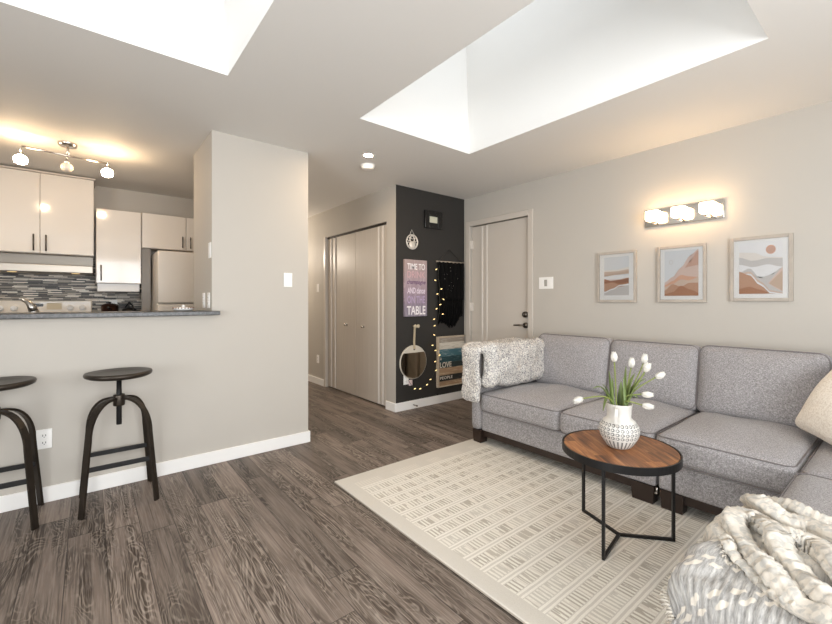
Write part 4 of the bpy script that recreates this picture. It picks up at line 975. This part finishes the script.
# ------------------------------------------------------------------ tulips
m_pet, k = mat('tulip_white', '#cdc9c0', .55); k.b.inputs['Subsurface Weight'].default_value = 0; k.b.inputs['Subsurface Radius'].default_value = (.01, .01, .006)
m_stem = M('stem_green', '#76803f', .5); m_leaf, k = mat('leaf_green', rough=.5); n = k.noise(k.mapv(k.obj(), (40, 40, 6)), 1, 2); k.put(k.b.inputs['Base Color'], k.mix(n, lin('#475a2e'), lin('#7d8c50')))
VC = Vector((TX-.005, TY-.003, .4635))
def tulip(label, head, tilt_dir, leaf=None, openness=1.):
    o = thing('tulip', label, 'flower', tuple(VC+Vector((0, 0, .215))), 'white tulips in the vase')
    head = Vector(head); d = Vector(tilt_dir).normalized(); h0 = head-d*.024
    rim = VC+Vector((0, 0, .212)); out = Vector((h0.x-rim.x, h0.y-rim.y, 0)); 
    b0 = rim+out.normalized()*.030+Vector((0, 0, 0)); ins = rim+Vector((0, 0, -.10))-out.normalized()*.01
    mid = b0*.45+h0*.55-d*.055*.6+Vector((0, 0, .012))
    P = spline([ins, b0, mid, h0], 8); bm = B(); tube(bm, P, .0033, n=8); obj('stem', bm, m_stem, o)
    a_, b_ = frame_of(d); bm = B()
    for q in range(6):
        th = q*PI/3+(.5 if q % 2 else 0)*.0; rad = a_*math.cos(th)+b_*math.sin(th); tan = d.cross(rad); inner = q % 2; k_ = .9 if inner else 1.
        g = []; n_, m_ = 9, 6
        for i in range(n_+1):
            t = i/n_; r = k_*(.0165*math.sin(min(1, t*1.55)*PI/2)**.8)*(1-.42*max(0, t-.45)/.55*1.0)*openness; z = -.024+.052*t
            wd = .0150*k_*(math.sin(PI*min(1, .12+t*.80))**.75)*(1-.55*max(0, t-.75)/.25)
            g.append([bm.verts.new(head+d*(z+(.0 if abs(j) < m_ else 0)-.004*(j/m_)**2*(t > .8))+rad*(r*math.cos(j/m_*.95)+.0005*inner)+tan*(wd*j/m_)) for j in range(-m_, m_+1)])
        for i in range(n_):
            for j in range(2*m_): f = bm.faces.new((g[i][j], g[i][j+1], g[i+1][j+1], g[i+1][j])); f.smooth = True
    fl = obj('flower_head', bm, m_pet, o, recalc=False); md = fl.modifiers.new('s', 'SOLIDIFY'); md.thickness = .0012
    for (tip, wid, bend) in (leaf or []):
        tip = Vector(tip); ou = Vector((tip.x-rim.x, tip.y-rim.y, 0)); bb = rim+ou.normalized()*.032-Vector((0, 0, .05)); r2 = rim+ou.normalized()*.040
        Pl = spline([bb, r2, (r2+tip)/2+Vector((0, 0, bend)), tip], 8); bm = B(); g = []
        nor = ou.normalized().cross(Vector((0, 0, 1))) if ou.length > 1e-4 else Vector((1, 0, 0))
        for i, p in enumerate(Pl):
            t = i/(len(Pl)-1); w = wid*1.15*(math.sin(PI*min(.97, .2+.8*t))**.8); tg = (Pl[min(i+1, len(Pl)-1)]-Pl[max(i-1, 0)]).normalized(); up = nor.cross(tg).normalized()
            g.append([bm.verts.new(p+nor*w*j+up*(abs(j)*w*.35)) for j in (-1, -.5, 0, .5, 1)])
        for i in range(len(g)-1):
            for j in range(4): f = bm.faces.new((g[i][j], g[i][j+1], g[i+1][j+1], g[i+1][j])); f.smooth = True
        lf = obj('leaf', bm, m_leaf, o); md = lf.modifiers.new('s', 'SOLIDIFY'); md.thickness = .0015
R_ = Vector((.779, -.627, 0)); F_ = Vector((.627, .779, 0))     # across the room and away from the viewer
def at(a, zz, dd): return tuple(Vector((VC.x, VC.y, 0))+R_*a+F_*dd+Vector((0, 0, zz)))
tulip('white tulip standing tallest at the left of the upright ones', (2.007, .944, .915), tuple(R_*-.05+Vector((0, 0, 1))), [(at(-.055, .84, -.01), .013, .0), (at(-.02, .80, .03), .012, .01), (at(-.075, .77, .02), .014, .02), (at(.012, .81, -.02), .012, .0)])
tulip('white tulip in the middle, between the tallest one and the front pair', (2.136, .917, .877), tuple(R_*.1+Vector((0, 0, 1))), [(at(.045, .86, .02), .011, .0), (at(.06, .80, -.01), .013, .01), (at(.03, .78, .04), .013, .0)])
tulip('white tulip at the back of the overlapping pair', (2.208, .885, .894), tuple(R_*.2+Vector((0, 0, 1))), [(at(.10, .82, .04), .012, .02)])
tulip('wide open white tulip at the front of the overlapping pair', (2.142, .848, .862), tuple(R_*.45+Vector((0, 0, 1))), [(at(.12, .83, -.02), .012, .02), (at(.085, .78, -.03), .015, .02)], 1.25)
tulip('white tulip farthest right, leaning well out over the table', (2.214, .816, .819), tuple(R_*1.+Vector((0, 0, .45))), [(at(.14, .80, .01), .011, .03), (at(.125, .765, .03), .014, .03)])
tulip('white tulip lying low at the right, above the lowest one', (2.101, .83, .738), tuple(R_*1.-F_*.3+Vector((0, 0, .0))), [(at(.06, .72, -.06), .013, .03)])
tulip('lowest white tulip drooping beside the vase rim', (2.071, .816, .69), tuple(R_*1.-F_*.3+Vector((0, 0, -.15))), [(at(.085, .70, .02), .010, .03)])
tulip('white tulip stretched out alone to the left of the vase', (1.852, 1.043, .709), tuple(-R_*1.+Vector((0, 0, -.35))), [(at(-.13, .755, .0), .013, .04), (at(-.085, .645, -.01), .014, .05)])
